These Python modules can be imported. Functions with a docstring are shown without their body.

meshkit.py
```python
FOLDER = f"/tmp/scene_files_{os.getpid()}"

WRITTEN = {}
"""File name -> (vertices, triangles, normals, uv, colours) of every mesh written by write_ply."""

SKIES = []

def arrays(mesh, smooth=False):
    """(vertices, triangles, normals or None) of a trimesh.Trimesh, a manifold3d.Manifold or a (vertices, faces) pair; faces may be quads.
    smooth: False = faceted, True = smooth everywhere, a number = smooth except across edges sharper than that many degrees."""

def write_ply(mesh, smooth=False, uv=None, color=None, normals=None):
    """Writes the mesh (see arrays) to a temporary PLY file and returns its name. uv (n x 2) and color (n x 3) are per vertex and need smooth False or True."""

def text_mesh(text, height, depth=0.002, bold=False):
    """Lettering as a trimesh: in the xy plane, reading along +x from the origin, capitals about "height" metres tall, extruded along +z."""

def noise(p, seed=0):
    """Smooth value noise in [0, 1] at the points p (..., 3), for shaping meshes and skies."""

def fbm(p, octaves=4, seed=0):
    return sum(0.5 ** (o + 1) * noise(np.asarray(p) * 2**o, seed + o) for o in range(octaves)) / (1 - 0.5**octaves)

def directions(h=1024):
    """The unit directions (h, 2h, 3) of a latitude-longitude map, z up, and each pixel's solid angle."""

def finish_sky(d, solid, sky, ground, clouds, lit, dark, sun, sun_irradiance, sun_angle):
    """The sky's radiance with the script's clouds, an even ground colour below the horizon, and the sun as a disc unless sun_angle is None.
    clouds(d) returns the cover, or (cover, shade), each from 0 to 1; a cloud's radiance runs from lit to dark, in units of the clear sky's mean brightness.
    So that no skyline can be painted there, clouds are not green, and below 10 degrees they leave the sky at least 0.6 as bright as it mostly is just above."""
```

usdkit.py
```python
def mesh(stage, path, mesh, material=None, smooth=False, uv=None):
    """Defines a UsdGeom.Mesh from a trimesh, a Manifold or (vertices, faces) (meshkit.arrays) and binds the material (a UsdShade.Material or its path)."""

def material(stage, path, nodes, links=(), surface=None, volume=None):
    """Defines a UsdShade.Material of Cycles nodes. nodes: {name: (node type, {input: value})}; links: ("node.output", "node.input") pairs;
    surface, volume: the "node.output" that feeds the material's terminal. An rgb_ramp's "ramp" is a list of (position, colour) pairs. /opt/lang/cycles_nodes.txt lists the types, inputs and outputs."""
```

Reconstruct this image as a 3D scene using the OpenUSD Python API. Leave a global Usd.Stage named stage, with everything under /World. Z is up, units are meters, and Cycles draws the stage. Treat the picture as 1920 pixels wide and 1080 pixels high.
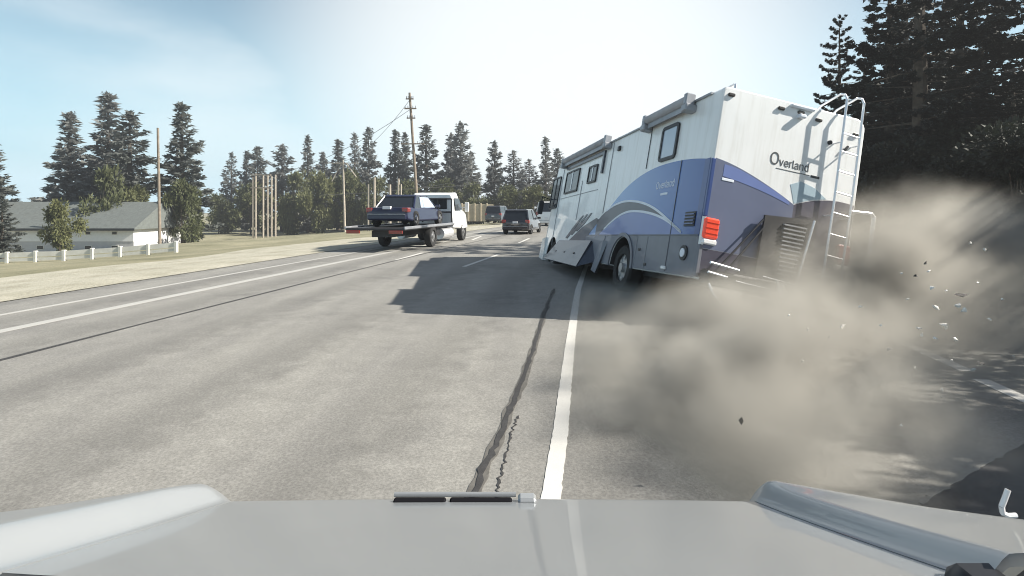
import math, random
import numpy as np, trimesh, usdkit, meshkit
import manifold3d as m3
import shapely.geometry as sg
from shapely import affinity
from pxr import Usd, UsdGeom, UsdLux, UsdShade, Gf, Sdf, Vt

random.seed(7)
rng = np.random.default_rng(7)
stage = Usd.Stage.CreateInMemory()
UsdGeom.SetStageUpAxis(stage, 'Z'); UsdGeom.SetStageMetersPerUnit(stage, 1.0)
UsdGeom.Xform.Define(stage, '/World'); UsdGeom.Scope.Define(stage, '/World/Looks')

# ---------------------------------------------------------------- camera, sky, sun
F, CX, HY, CAMH = 1000.0, 960.0, 390.0, 1.7           # focal length in photo pixels, image centre, horizon row, eye height
cam = UsdGeom.Camera.Define(stage, '/World/camera')
cam.CreateHorizontalApertureAttr(36.0); cam.CreateVerticalApertureAttr(20.25)
cam.CreateFocalLengthAttr(36.0 * F / 1920)
cam.CreateVerticalApertureOffsetAttr(-(540 - HY) / 1920 * 36.0)
cam.CreateClippingRangeAttr(Gf.Vec2f(0.05, 5000))
cam.AddTranslateOp().Set(Gf.Vec3d(0, 0, CAMH)); cam.AddRotateXOp().Set(90.0)
cam.CreateExposureAttr(1.05)
SUNV = np.array([1.42, -0.15, 1.0]); SUNV /= np.linalg.norm(SUNV)
SUN_EL, SUN_ROT = math.asin(SUNV[2]), math.atan2(SUNV[0], SUNV[1])
sun = UsdLux.DistantLight.Define(stage, '/World/sun')
sun.CreateIntensityAttr(1.25); sun.CreateAngleAttr(0.5); sun.CreateNormalizeAttr(True); sun.CreateColorAttr(Gf.Vec3f(1.0, 0.94, 0.84))
zc = SUNV; xc = np.cross([0, 0, 1.0], zc); xc /= np.linalg.norm(xc); yc = np.cross(zc, xc)
sun.AddTransformOp().Set(Gf.Matrix4d(*xc, 0, *yc, 0, *zc, 0, 0, 0, 50, 1))
dome = UsdLux.DomeLight.Define(stage, '/World/sky')
dome.GetPrim().SetCustomDataByKey('kind', 'structure')
sky_mat = usdkit.material(stage, '/World/Looks/sky', {
    'sky': ('sky_texture', {'sky_type': 'single_scattering', 'sun_disc': False, 'sun_elevation': SUN_EL, 'sun_rotation': SUN_ROT, 'aerosol_density': 1.2, 'air_density': 1.0, 'ozone_density': 1.0}),
    'tc': ('texture_coordinate', {}), 'sep': ('separate_xyz', {}),
    'hz': ('map_range', {'range_type': 'smoothstep', 'from_min': .52, 'from_max': -.04, 'to_min': .04, 'to_max': .95, 'clamp': True}),
    'hm': ('mix_color', {'blend_type': 'mix', 'b': (6.0, 9.5, 10.8)}),
    'map': ('mapping', {'mapping_type': 'point', 'scale': (1.0, 1.0, 3.2), 'location': (0.35, 0.1, 0.2)}),
    'n': ('noise_texture', {'scale': 1.6, 'detail': 6, 'roughness': 0.5}),
    'nr': ('map_range', {'range_type': 'smoothstep', 'from_min': 0.48, 'from_max': 0.74, 'to_min': 0.0, 'to_max': 0.4, 'clamp': True}),
    'dt': ('vector_math', {'math_type': 'dot_product', 'vector2': (.07, .962, .262)}),
    'dr': ('map_range', {'range_type': 'smoothstep', 'from_min': .84, 'from_max': 1.0, 'to_min': 0., 'to_max': .8, 'clamp': True}),
    'mx': ('math', {'math_type': 'maximum'}),
    'cl': ('mix_color', {'blend_type': 'mix', 'b': (11.0, 11.3, 11.2)}),
    'bg': ('background_shader', {'strength': 0.05}),
}, [('tc.generated', 'map.vector'), ('map.vector', 'n.vector'), ('n.fac', 'nr.value'), ('tc.generated', 'sep.vector'), ('sep.z', 'hz.value'), ('hz.result', 'hm.fac'), ('sky.color', 'hm.a'),
    ('tc.generated', 'dt.vector1'), ('dt.value', 'dr.value'), ('dr.result', 'mx.value1'), ('nr.result', 'mx.value2'), ('mx.value', 'cl.fac'), ('hm.result', 'cl.a'), ('cl.result', 'bg.color')], surface='bg.background')
UsdShade.MaterialBindingAPI.Apply(dome.GetPrim()).Bind(sky_mat)

# ---------------------------------------------------------------- helpers
names = {}
def path_for(name, parent='/World'):
    k = (parent, name); n = names.get(k, 0); names[k] = n + 1
    return f'{parent}/{name}' if n == 0 else f'{parent}/{name}_{n:03d}'
def tag(p, label=None, cat=None, group=None, kind=None):
    p = p.GetPrim() if hasattr(p, 'GetPrim') else p
    for k, v in (('label', label), ('category', cat), ('group', group), ('kind', kind)):
        if v: p.SetCustomDataByKey(k, v)
    return p
def cat_(ms):
    ms = [m for m in ms if m is not None]
    return trimesh.util.concatenate(ms) if len(ms) > 1 else ms[0]
def obj(name, mesh, mat, parent='/World', smooth=False, label=None, cat=None, group=None, kind=None):
    if isinstance(mesh, list): mesh = cat_(mesh)
    parent = parent if isinstance(parent, str) else str(parent.GetPath())
    m = usdkit.mesh(stage, path_for(name, parent), mesh, mat, smooth=smooth)
    return tag(m, label, cat, group, kind)
def thing(name, label, cat, loc=(0, 0, 0), rotz=0, scale=(1, 1, 1), group=None, kind=None):
    x = UsdGeom.Xform.Define(stage, path_for(name))
    x.AddTranslateOp().Set(Gf.Vec3d(*map(float, loc))); x.AddRotateZOp().Set(float(rotz)); x.AddScaleOp().Set(Gf.Vec3f(*map(float, scale)))
    return tag(x, label, cat, group, kind)
def copy_of(src, label, loc, rotz=0, scale=(1, 1, 1), group=None, cat=None):
    x = thing(src.GetName().rstrip('0123456789').rstrip('_'), label, cat or src.GetCustomDataByKey('category'), loc, rotz, scale, group or src.GetCustomDataByKey('group'))
    x.GetReferences().AddInternalReference(src.GetPath()); x.SetInstanceable(True)
    return x
def box(x0, x1, y0, y1, z0, z1):
    m = trimesh.creation.box([x1 - x0, y1 - y0, z1 - z0]); m.apply_translation([(x0 + x1) / 2, (y0 + y1) / 2, (z0 + z1) / 2]); return m
def bevelbox(x0, x1, y0, y1, z0, z1, b=0.02):
    p = []
    for i in (0, 1):
        for j in (0, 1):
            for k in (0, 1):
                X, Y, Z = (x0, x1)[i], (y0, y1)[j], (z0, z1)[k]; sx, sy, sz = 1 - 2 * i, 1 - 2 * j, 1 - 2 * k
                p += [(X + sx * b, Y + sy * b, Z), (X + sx * b, Y, Z + sz * b), (X, Y + sy * b, Z + sz * b)]
    return trimesh.convex.convex_hull(np.array(p))
def bar(p, q, r, n=8, r2=None):
    p, q = np.array(p, float), np.array(q, float); d = q - p; L = np.linalg.norm(d); d /= L
    a = np.cross(d, [0, 0, 1.0] if abs(d[2]) < .9 else [1.0, 0, 0]); a /= np.linalg.norm(a); b = np.cross(d, a)
    t = np.linspace(0, 2 * np.pi, n, endpoint=False); ring = np.cos(t)[:, None] * a + np.sin(t)[:, None] * b
    r2 = r if r2 is None else r2
    v = np.vstack([p + ring * r, q + ring * r2, [p], [q]]); f = []
    for i in range(n):
        j = (i + 1) % n
        f += [[i, n + i, n + j], [i, n + j, j], [2 * n, i, j], [2 * n + 1, n + j, n + i]]
    f = np.array(f); tri = v[f] - p
    if np.einsum('ij,ij->', tri[:, 0], np.cross(tri[:, 1], tri[:, 2])) < 0: f = f[:, ::-1]
    return trimesh.Trimesh(v, f, process=False)
def tube(pts, r, n=6):
    out = []
    for i in range(len(pts) - 1): out.append(bar(pts[i], pts[i + 1], r, n))
    return cat_(out)
def loft(sections):
    """closed loops of equal length -> capped solid"""
    S = [np.array(s, float) for s in sections]; n = len(S[0]); v = np.vstack(S); f = []
    for k in range(len(S) - 1):
        for i in range(n):
            j = (i + 1) % n; a, b, c, d = k * n + i, k * n + j, (k + 1) * n + j, (k + 1) * n + i
            f += [[a, b, c], [a, c, d]]
    c0, c1 = len(v), len(v) + 1
    v = np.vstack([v, S[0].mean(0), S[-1].mean(0)])
    for i in range(n):
        j = (i + 1) % n
        f += [[c0, j, i], [c1, (len(S) - 1) * n + i, (len(S) - 1) * n + j]]
    m = trimesh.Trimesh(v, f, process=False)
    if m.volume < 0: m.invert()
    return m
def prism(poly, a, b, plane):
    """extrude a shapely polygon from a to b; plane 'yz' (polygon is (y,z), along x) or 'xz' (polygon is (x,z), along y) or 'xy'"""
    out = []
    for g in getattr(poly, 'geoms', [poly]):
        if g.is_empty or g.area < 1e-7: continue
        m = trimesh.creation.extrude_polygon(g, abs(b - a), engine='earcut'); v = m.vertices.copy(); w = v[:, 2] + min(a, b)
        if plane == 'yz': nv = np.c_[w, v[:, 0], v[:, 1]]
        elif plane == 'xz': nv = np.c_[v[:, 0], w, v[:, 1]]
        else: nv = np.c_[v[:, 0], v[:, 1], w]
        m = trimesh.Trimesh(nv, m.faces, process=False)
        if m.volume < 0: m.invert()
        out.append(m)
    return cat_(out)
def wheel_parts(parent, x, y, z, r, w, side, tyre, rim, rim_r=0.6, seg=28):
    """axis along x; side=-1 outer face towards -x"""
    prof = [(rim_r * r, -w / 2), (r * .94, -w / 2), (r, -w / 2 + .04), (r, w / 2 - .04), (r * .94, w / 2), (rim_r * r, w / 2)]
    S = []
    t = np.linspace(0, 2 * np.pi, seg, endpoint=False); v = []; f = []
    for k, (rr, xx) in enumerate(prof): v += [(x + xx, y + rr * math.cos(a), z + rr * math.sin(a)) for a in t]
    n = len(prof)
    for k in range(n):
        k2 = (k + 1) % n
        for i in range(seg):
            j = (i + 1) % seg; f += [[k * seg + i, k * seg + j, k2 * seg + j], [k * seg + i, k2 * seg + j, k2 * seg + i]]
    tm = trimesh.Trimesh(v, f, process=False)
    if tm.volume < 0: tm.invert()
    wp = obj('wheel', tm, tyre, parent, smooth=35)
    xo = x + side * w * .32
    rim_m = [bar((xo - side * .1, y, z), (xo, y, z), rim_r * r * 1.0, 24), bar((xo, y, z), (xo + side * .07, y, z), rim_r * r * .35, 14)]
    for k in range(8):
        a = k * math.pi / 4; rr = rim_r * r * .72
        rim_m.append(bar((xo, y + rr * math.cos(a), z + rr * math.sin(a)), (xo + side * .02, y + rr * math.cos(a), z + rr * math.sin(a)), .035 * r / .47, 8))
    obj('rim', cat_(rim_m), rim, wp)
    return wp
def place(px, d):       # world x of a photo column at depth d
    return (px - CX) / F * d
def ground_at(px, py): # ground point below a photo pixel
    d = CAMH * F / (py - HY); return np.array([place(px, d), d])
CURV = 0.0012
def bend(y): y = np.asarray(y, float); yy = np.clip(y, 0, 130); return CURV * yy**2 + 2 * CURV * 130 * np.clip(y - 130, 0, None)
def road_pt(s, y): return s * 1.0105 + 0.145 * np.asarray(y, float) + bend(y)
def road_s(x, y): return (np.asarray(x, float) - 0.145 * np.asarray(y, float) - bend(y)) / 1.0105
def terrain_z(x, y):
    s = road_s(x, y)
    left = -0.062 * np.clip(-11.5 - s, 0, 60)
    right = 0.16 * np.clip(s - 7.4, 0, 14)
    bump = (meshkit.fbm(np.stack([np.asarray(x) * .12, np.asarray(y) * .12, np.zeros_like(np.asarray(x, float))], -1), 3, 3) - .5) * 0.5
    off = np.clip((np.abs(s + 2.2) - 9.6) / 8, 0, 1)
    return left + right + bump * off

# ---------------------------------------------------------------- materials
L = '/World/Looks/'
def plain(name, col, rough=.6, metal=0., coat=0., var=.12, scale=3., bump=0., spec=None, transl=None):
    c = np.array(col, float)
    nodes = {'tc': ('texture_coordinate', {}), 'n': ('noise_texture', {'scale': scale, 'detail': 5, 'roughness': .6}),
             'r': ('rgb_ramp', {'ramp': [(.3, tuple(c * (1 - var))), (.7, tuple(np.minimum(c * (1 + var), .95)))]}),
             'p': ('principled_bsdf', {'roughness': rough, 'metallic': metal, 'coat_weight': coat})}
    links = [('tc.object', 'n.vector'), ('n.fac', 'r.fac'), ('r.color', 'p.base_color')]
    if bump:
        nodes['b'] = ('bump', {'strength': bump, 'distance': .01}); nodes['n2'] = ('noise_texture', {'scale': scale * 12, 'detail': 3})
        links += [('tc.object', 'n2.vector'), ('n2.fac', 'b.height'), ('b.normal', 'p.normal')]
    return usdkit.material(stage, L + name, nodes, links, surface='p.BSDF')
def glow(name, col, strength):
    return usdkit.material(stage, L + name, {'p': ('principled_bsdf', {'base_color': col, 'roughness': .25, 'emission_color': col, 'emission_strength': strength})}, [], surface='p.BSDF')
M = {}
def asphalt(name, lo, hi, stain):
    return usdkit.material(stage, L + name, {
        'g': ('geometry', {}),
        'grit': ('noise_texture', {'scale': 55., 'detail': 4, 'roughness': .75}),
        'stone': ('voronoi_texture', {'scale': 45.}),
        'mid': ('noise_texture', {'scale': 3.2, 'detail': 5, 'roughness': .65}),
        'mp': ('mapping', {'rotation': (0, 0, 0.145), 'scale': (1.1, .06, 1.)}),
        'wear': ('noise_texture', {'scale': 1.0, 'detail': 4, 'roughness': .6}),
        'r1': ('rgb_ramp', {'ramp': [(.28, lo), (.72, hi)]}),
        'r2': ('rgb_ramp', {'ramp': [(.32, (.72, .72, .72)), (.5, (.99, .99, .99)), (.75, (1.16, 1.15, 1.13))]}),
        'r3': ('rgb_ramp', {'ramp': [(.3, stain), (.62, (1.06, 1.06, 1.05))]}),
        'm1': ('mix_color', {'blend_type': 'multiply', 'fac': .85, 'use_clamp': False}), 'm2': ('mix_color', {'blend_type': 'multiply', 'fac': .9}),
        'st': ('map_range', {'from_min': 0., 'from_max': .5, 'to_min': .78, 'to_max': 1.1}),
        'm3': ('mix_color', {'blend_type': 'multiply', 'fac': .7}),
        'sx': ('separate_xyz', {}), 'sk': ('math', {'math_type': 'multiply_add', 'value2': -.145}), 'sd': ('math', {'math_type': 'multiply_add', 'value2': .8}), 'ph': ('math', {'math_type': 'multiply', 'value2': 3.55}), 'sn': ('math', {'math_type': 'sine'}),
        'tr': ('map_range', {'from_min': -.2, 'from_max': 1., 'to_min': 1.05, 'to_max': .84, 'clamp': True}), 'm4': ('mix_color', {'blend_type': 'multiply', 'fac': 1., 'use_clamp': False}),
        'bl': ('noise_texture', {'scale': .55, 'detail': 6, 'roughness': .62}), 'r4': ('rgb_ramp', {'ramp': [(.30, (.72, .72, .73)), (.46, (.98, .98, .98)), (.7, (1.05, 1.05, 1.04))]}), 'm5': ('mix_color', {'blend_type': 'multiply', 'fac': .8, 'use_clamp': False}),
        'b': ('bump', {'strength': .55, 'distance': .006}), 'p': ('principled_bsdf', {'roughness': .86})},
        [('g.position', 'sx.vector'), ('sx.y', 'sk.value1'), ('sx.x', 'sk.value3'), ('mid.fac', 'sd.value1'), ('sk.value', 'sd.value3'), ('sd.value', 'ph.value1'), ('ph.value', 'sn.value1'), ('sn.value', 'tr.value'), ('m3.result', 'm4.a'), ('tr.result', 'm4.b'),
         ('g.position', 'bl.vector'), ('bl.fac', 'r4.fac'), ('m4.result', 'm5.a'), ('r4.color', 'm5.b'), ('g.position', 'grit.vector'), ('g.position', 'mid.vector'), ('g.position', 'mp.vector'), ('g.position', 'stone.vector'), ('mp.vector', 'wear.vector'),
         ('mid.fac', 'r1.fac'), ('grit.fac', 'r2.fac'), ('wear.fac', 'r3.fac'), ('r1.color', 'm1.a'), ('r2.color', 'm1.b'),
         ('m1.result', 'm2.a'), ('r3.color', 'm2.b'), ('stone.distance', 'st.value'), ('m2.result', 'm3.a'), ('st.result', 'm3.b'), ('m5.result', 'p.base_color'), ('grit.fac', 'b.height'), ('b.normal', 'p.normal')], surface='p.BSDF')
M['asphalt'] = asphalt('asphalt', (.186, .181, .167), (.230, .224, .207), (.82, .82, .83))
M['patch'] = asphalt('patch_dark', (.035, .035, .038), (.055, .055, .058), (.85, .85, .85))
def verge(name, a, b, c, sc):
    return usdkit.material(stage, L + name, {'g': ('geometry', {}), 'n': ('noise_texture', {'scale': sc, 'detail': 7, 'roughness': .65}), 'n2': ('noise_texture', {'scale': 14., 'detail': 4, 'roughness': .7}),
        'r': ('rgb_ramp', {'ramp': [(.3, a), (.5, b), (.7, c)]}), 'r2': ('rgb_ramp', {'ramp': [(.3, (.7, .7, .7)), (.7, (1.15, 1.15, 1.15))]}), 'm': ('mix_color', {'blend_type': 'multiply', 'fac': .9, 'use_clamp': False}),
        'b': ('bump', {'strength': .8, 'distance': .04}), 'p': ('principled_bsdf', {'roughness': .95})},
        [('g.position', 'n.vector'), ('g.position', 'n2.vector'), ('n.fac', 'r.fac'), ('n2.fac', 'r2.fac'), ('r.color', 'm.a'), ('r2.color', 'm.b'), ('m.result', 'p.base_color'), ('n2.fac', 'b.height'), ('b.normal', 'p.normal')], surface='p.BSDF')
M['grass'] = verge('dry_grass', (.15, .145, .08), (.24, .225, .14), (.33, .30, .20), .25)
M['gravel'] = verge('pale_gravel', (.30, .28, .21), (.40, .38, .30), (.48, .45, .37), .8)
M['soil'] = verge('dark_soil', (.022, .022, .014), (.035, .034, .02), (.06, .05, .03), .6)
def painted_line(name, col):
    return usdkit.material(stage, L + name, {'g': ('geometry', {}), 'n': ('noise_texture', {'scale': 26., 'detail': 6, 'roughness': .75}), 'n2': ('noise_texture', {'scale': 2.5, 'detail': 3}),
        'a': ('math', {'math_type': 'multiply_add', 'value2': .6, 'value3': .13}), 'ad': ('math', {'math_type': 'multiply_add', 'value2': .55}),
        'r': ('rgb_ramp', {'ramp': [(.36, (.26, .25, .235)), (.47, col), (1., tuple(min(.82, x * 1.15) for x in col))]}), 'p': ('principled_bsdf', {'roughness': .75})},
        [('g.position', 'n.vector'), ('g.position', 'n2.vector'), ('n2.fac', 'a.value1'), ('n.fac', 'ad.value1'), ('a.value', 'ad.value3'), ('ad.value', 'r.fac'), ('r.color', 'p.base_color')], surface='p.BSDF')
M['line'] = painted_line('line_paint', (.50, .49, .46))
M['line_dull'] = painted_line('dull_line_paint', (.36, .355, .335))
M['stain'] = plain('crack_stain', (.105, .10, .09), .85, var=.3, scale=12)
M['slot'] = usdkit.material(stage, L + 'slot_dark', {'d': ('diffuse_bsdf', {'color': (.012, .012, .014)})}, [], surface='d.BSDF')
M['sealant'] = plain('crack_sealant', (.035, .034, .034), .8, var=.3, scale=20)
M['rv_white'] = usdkit.material(stage, L + 'rv_white', {'tc': ('texture_coordinate', {}), 'mp': ('mapping', {'scale': (5., 5., .45)}), 'n': ('noise_texture', {'scale': 1.6, 'detail': 6, 'roughness': .65}), 'n2': ('noise_texture', {'scale': .9, 'detail': 4}),
    'r': ('rgb_ramp', {'ramp': [(.3, (.70, .70, .68)), (.5, (.80, .81, .81)), (.8, (.83, .84, .84))]}), 'r2': ('rgb_ramp', {'ramp': [(.3, (.93, .93, .92)), (.65, (1., 1., 1.))]}), 'm': ('mix_color', {'blend_type': 'multiply', 'fac': 1.}), 'b': ('bump', {'strength': .25, 'distance': .01}), 'p': ('principled_bsdf', {'roughness': .32, 'coat_weight': .4})},
    [('tc.object', 'mp.vector'), ('mp.vector', 'n.vector'), ('tc.object', 'n2.vector'), ('n.fac', 'r.fac'), ('n2.fac', 'r2.fac'), ('r.color', 'm.a'), ('r2.color', 'm.b'), ('m.result', 'p.base_color'), ('n2.fac', 'b.height'), ('b.normal', 'p.normal')], surface='p.BSDF')
M['rv_grey'] = plain('rv_grey', (.15, .158, .185), .45, coat=.2, var=.12, scale=2.)
M['rv_blue'] = usdkit.material(stage, L + 'rv_blue', {'tc': ('texture_coordinate', {}), 's': ('separate_xyz', {}), 'mr': ('map_range', {'from_min': .2, 'from_max': 3.6, 'clamp': True}),
    'r': ('rgb_ramp', {'ramp': [(0, (.035, .085, .27)), (.4, (.06, .145, .37)), (1, (.15, .29, .54))]}), 'p': ('principled_bsdf', {'roughness': .3, 'coat_weight': .4})},
    [('tc.object', 's.vector'), ('s.y', 'mr.value'), ('mr.result', 'r.fac'), ('r.color', 'p.base_color')], surface='p.BSDF')
M['rv_navy'] = plain('rv_navy', (.04, .07, .20), .3, coat=.4, var=.06)
M['rv_slate'] = plain('rv_slate', (.035, .042, .06), .35, coat=.3, var=.12)
M['rv_rear_blue'] = plain('rv_rear_blue', (.12, .14, .215), .35, coat=.3, var=.08, scale=1.)
M['rv_rear_dark'] = plain('rv_rear_dark', (.055, .052, .078), .4, coat=.2, var=.15, scale=1.2)
M['rv_pale_blue'] = plain('rv_pale_blue', (.36, .46, .52), .35, coat=.3, var=.05)
M['rv_lilac'] = plain('rv_lilac', (.14, .19, .40), .35, coat=.3, var=.05)
M['rv_line'] = plain('rv_line', (.70, .74, .80), .4, var=.03)
M['dark'] = plain('dark_plastic', (.016, .017, .02), .45, var=.2)
M['black'] = plain('black_metal', (.02, .02, .022), .55, var=.3)
M['tyre'] = plain('tyre_rubber', (.018, .018, .018), .85, var=.25, scale=9)
M['rim'] = plain('rim_metal', (.55, .55, .55), .3, metal=.9, var=.1)
M['alu'] = plain('aluminium', (.72, .73, .75), .3, metal=.6, var=.06)
M['steel'] = plain('grey_steel', (.30, .31, .33), .45, metal=.5, var=.2)
M['awning'] = plain('awning_fabric', (.33, .33, .35), .7, var=.15, scale=4)
M['glass'] = usdkit.material(stage, L + 'dark_glass', {'p': ('principled_bsdf', {'base_color': (.02, .024, .03), 'roughness': .06, 'ior': 1.5})}, [], surface='p.BSDF')
M['blind'] = usdkit.material(stage, L + 'blind_glass', {'p': ('principled_bsdf', {'base_color': (.36, .42, .50), 'roughness': .12, 'coat_weight': .8})}, [], surface='p.BSDF')
M['red'] = glow('red_lens', (.60, .06, .03), .18)
M['red_dark'] = plain('red_dark_lens', (.20, .018, .014), .2, coat=.8, var=.05)
M['clear'] = plain('clear_lens', (.78, .77, .77), .15, coat=.8, var=.04)
M['amber'] = plain('dark_lens', (.05, .045, .04), .3, var=.1)
M['ink'] = plain('ink', (.06, .065, .07), .5, var=.05)
M['torn'] = plain('torn_panel', (.20, .19, .18), .6, var=.3, scale=6)
M['silver'] = plain('silver_paint', (.29, .305, .315), .36, metal=.3, coat=.5, var=.03, scale=2.)
M['car_white'] = plain('white_paint', (.72, .72, .71), .3, coat=.6, var=.04)
M['car_navy'] = plain('navy_paint', (.011, .014, .042), .35, coat=.3, var=.06)
M['car_black'] = plain('black_paint', (.016, .014, .018), .2, coat=1., var=.06)
M['car_pale'] = plain('pale_glass', (.42, .50, .62), .12, coat=1., var=.15, scale=6)
M['plate'] = plain('plate_white', (.6, .6, .62), .5, var=.05)
M['wood'] = plain('pole_wood', (.19, .155, .12), .85, var=.25, scale=3, bump=.3)
M['wood_pale'] = plain('pale_pole', (.34, .30, .25), .8, var=.2, scale=3)
M['wire'] = plain('wire', (.10, .10, .10), .7)
M['bark'] = plain('bark', (.07, .055, .042), .95, var=.35, scale=6, bump=.6)
M['wall_white'] = plain('white_siding', (.68, .68, .68), .8, var=.05)
M['wall_grey'] = plain('grey_siding', (.42, .42, .43), .8, var=.06)
M['shingle'] = plain('green_shingle', (.115, .128, .122), .85, var=.18, scale=3)
M['tan'] = plain('tan_concrete', (.40, .34, .25), .9, var=.12, scale=1.5, bump=.3)
M['rail_white'] = plain('pale_concrete', (.58, .57, .52), .85, var=.1, scale=2, bump=.3)
M['chip'] = plain('pale_chip', (.72, .70, .65), .6, var=.1)
M['chip_dark'] = plain('dark_chip', (.03, .028, .026), .8, var=.2)
def foliage(name, dark, light, sc, trans=.25):
    return usdkit.material(stage, L + name, {'g': ('geometry', {}), 'oi': ('object_info', {}), 'n': ('noise_texture', {'scale': sc, 'detail': 3, 'roughness': .6}),
        'ad': ('math', {'math_type': 'multiply_add', 'value2': .35}), 'm2': ('math', {'math_type': 'multiply_add', 'value2': .30, 'value3': .06}), 'r': ('rgb_ramp', {'ramp': [(.25, dark), (.8, light)]}),
        'ri': ('math', {'math_type': 'multiply_add', 'value2': .25}),
        'd': ('principled_bsdf', {'roughness': .7}), 't': ('translucent_bsdf', {}), 'mx': ('mix_closure', {'fac': trans})},
        [('g.position', 'n.vector'), ('g.random_per_island', 'm2.value1'), ('n.fac', 'ad.value1'), ('m2.value', 'ri.value3'), ('oi.random', 'ri.value1'), ('ri.value', 'ad.value3'),
         ('ad.value', 'r.fac'), ('r.color', 'd.base_color'), ('r.color', 't.color'), ('d.BSDF', 'mx.closure1'), ('t.BSDF', 'mx.closure2')], surface='mx.closure')
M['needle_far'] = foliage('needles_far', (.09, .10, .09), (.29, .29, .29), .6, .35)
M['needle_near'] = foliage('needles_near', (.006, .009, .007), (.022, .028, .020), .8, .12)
M['olive'] = foliage('olive_leaves', (.07, .08, .03), (.20, .20, .08), .5)
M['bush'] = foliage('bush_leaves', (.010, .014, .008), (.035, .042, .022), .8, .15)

# ---------------------------------------------------------------- terrain and road
def strip(s0, s1, z, mat, name, y0=-60., y1=600., ns=2, kind='structure', follow=False, **kw):
    ys = np.unique(np.r_[np.linspace(y0, 0, 8), np.linspace(0, min(60, y1), 40), np.geomspace(60, max(y1, 61), 30)]) if y1 > 60 else np.linspace(y0, y1, 12)
    ss = np.linspace(s0, s1, ns); S, Y = np.meshgrid(ss, ys); X = road_pt(S, Y)
    Z = terrain_z(X, Y) + z if follow else np.full_like(X, z)
    v = np.stack([X, Y, Z], -1).reshape(-1, 3); f = []
    for i in range(len(ys) - 1):
        for j in range(ns - 1):
            a = i * ns + j; f += [[a, a + 1, a + ns + 1], [a, a + ns + 1, a + ns]]
    return obj(name, trimesh.Trimesh(v, f, process=False), mat, smooth=True, kind=kind, **kw)
ss = np.unique(np.r_[-600, -400, -250, -160, np.linspace(-110, -12, 50), -11.5, -11, np.linspace(-10, 7, 6), np.linspace(7.2, 40, 34), np.linspace(45, 100, 8), 160, 300, 600])
ys = np.unique(np.r_[-120, -80, np.linspace(-50, 80, 66), np.linspace(85, 200, 24), 260, 400, 700, 1200, 2500])
S, Y = np.meshgrid(ss, ys); X = road_pt(S, Y); Z = terrain_z(X, Y) - 0.03
v = np.stack([X, Y, Z], -1).reshape(-1, 3); n = len(ss); f = []
fs = []
for i in range(len(ys) - 1):
    for j in range(n - 1):
        a = i * n + j; t = [[a, a + 1, a + n + 1], [a, a + n + 1, a + n]]
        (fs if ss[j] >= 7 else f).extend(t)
def used(v, f):
    m = trimesh.Trimesh(v, f, process=False); m.remove_unreferenced_vertices(); return m
obj('ground', used(v, f), M['grass'], smooth=True, kind='structure')
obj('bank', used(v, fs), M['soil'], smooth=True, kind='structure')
strip(-10.6, 7.3, 0.0, M['asphalt'], 'road', ns=12)
strip(-16.5, -10.6, 0.012, M['gravel'], 'gravel_verge', ns=10, follow=True)
def flat_poly(pts, z, mat, name, label, cat, group=None, thick=.0, kind=None):
    p = sg.Polygon(pts); m = trimesh.creation.extrude_polygon(p, .003, engine='earcut'); m.apply_translation([0, 0, z - .003])
    return obj(name, m, mat, label=label, cat=cat, group=group, kind=kind)
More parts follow.
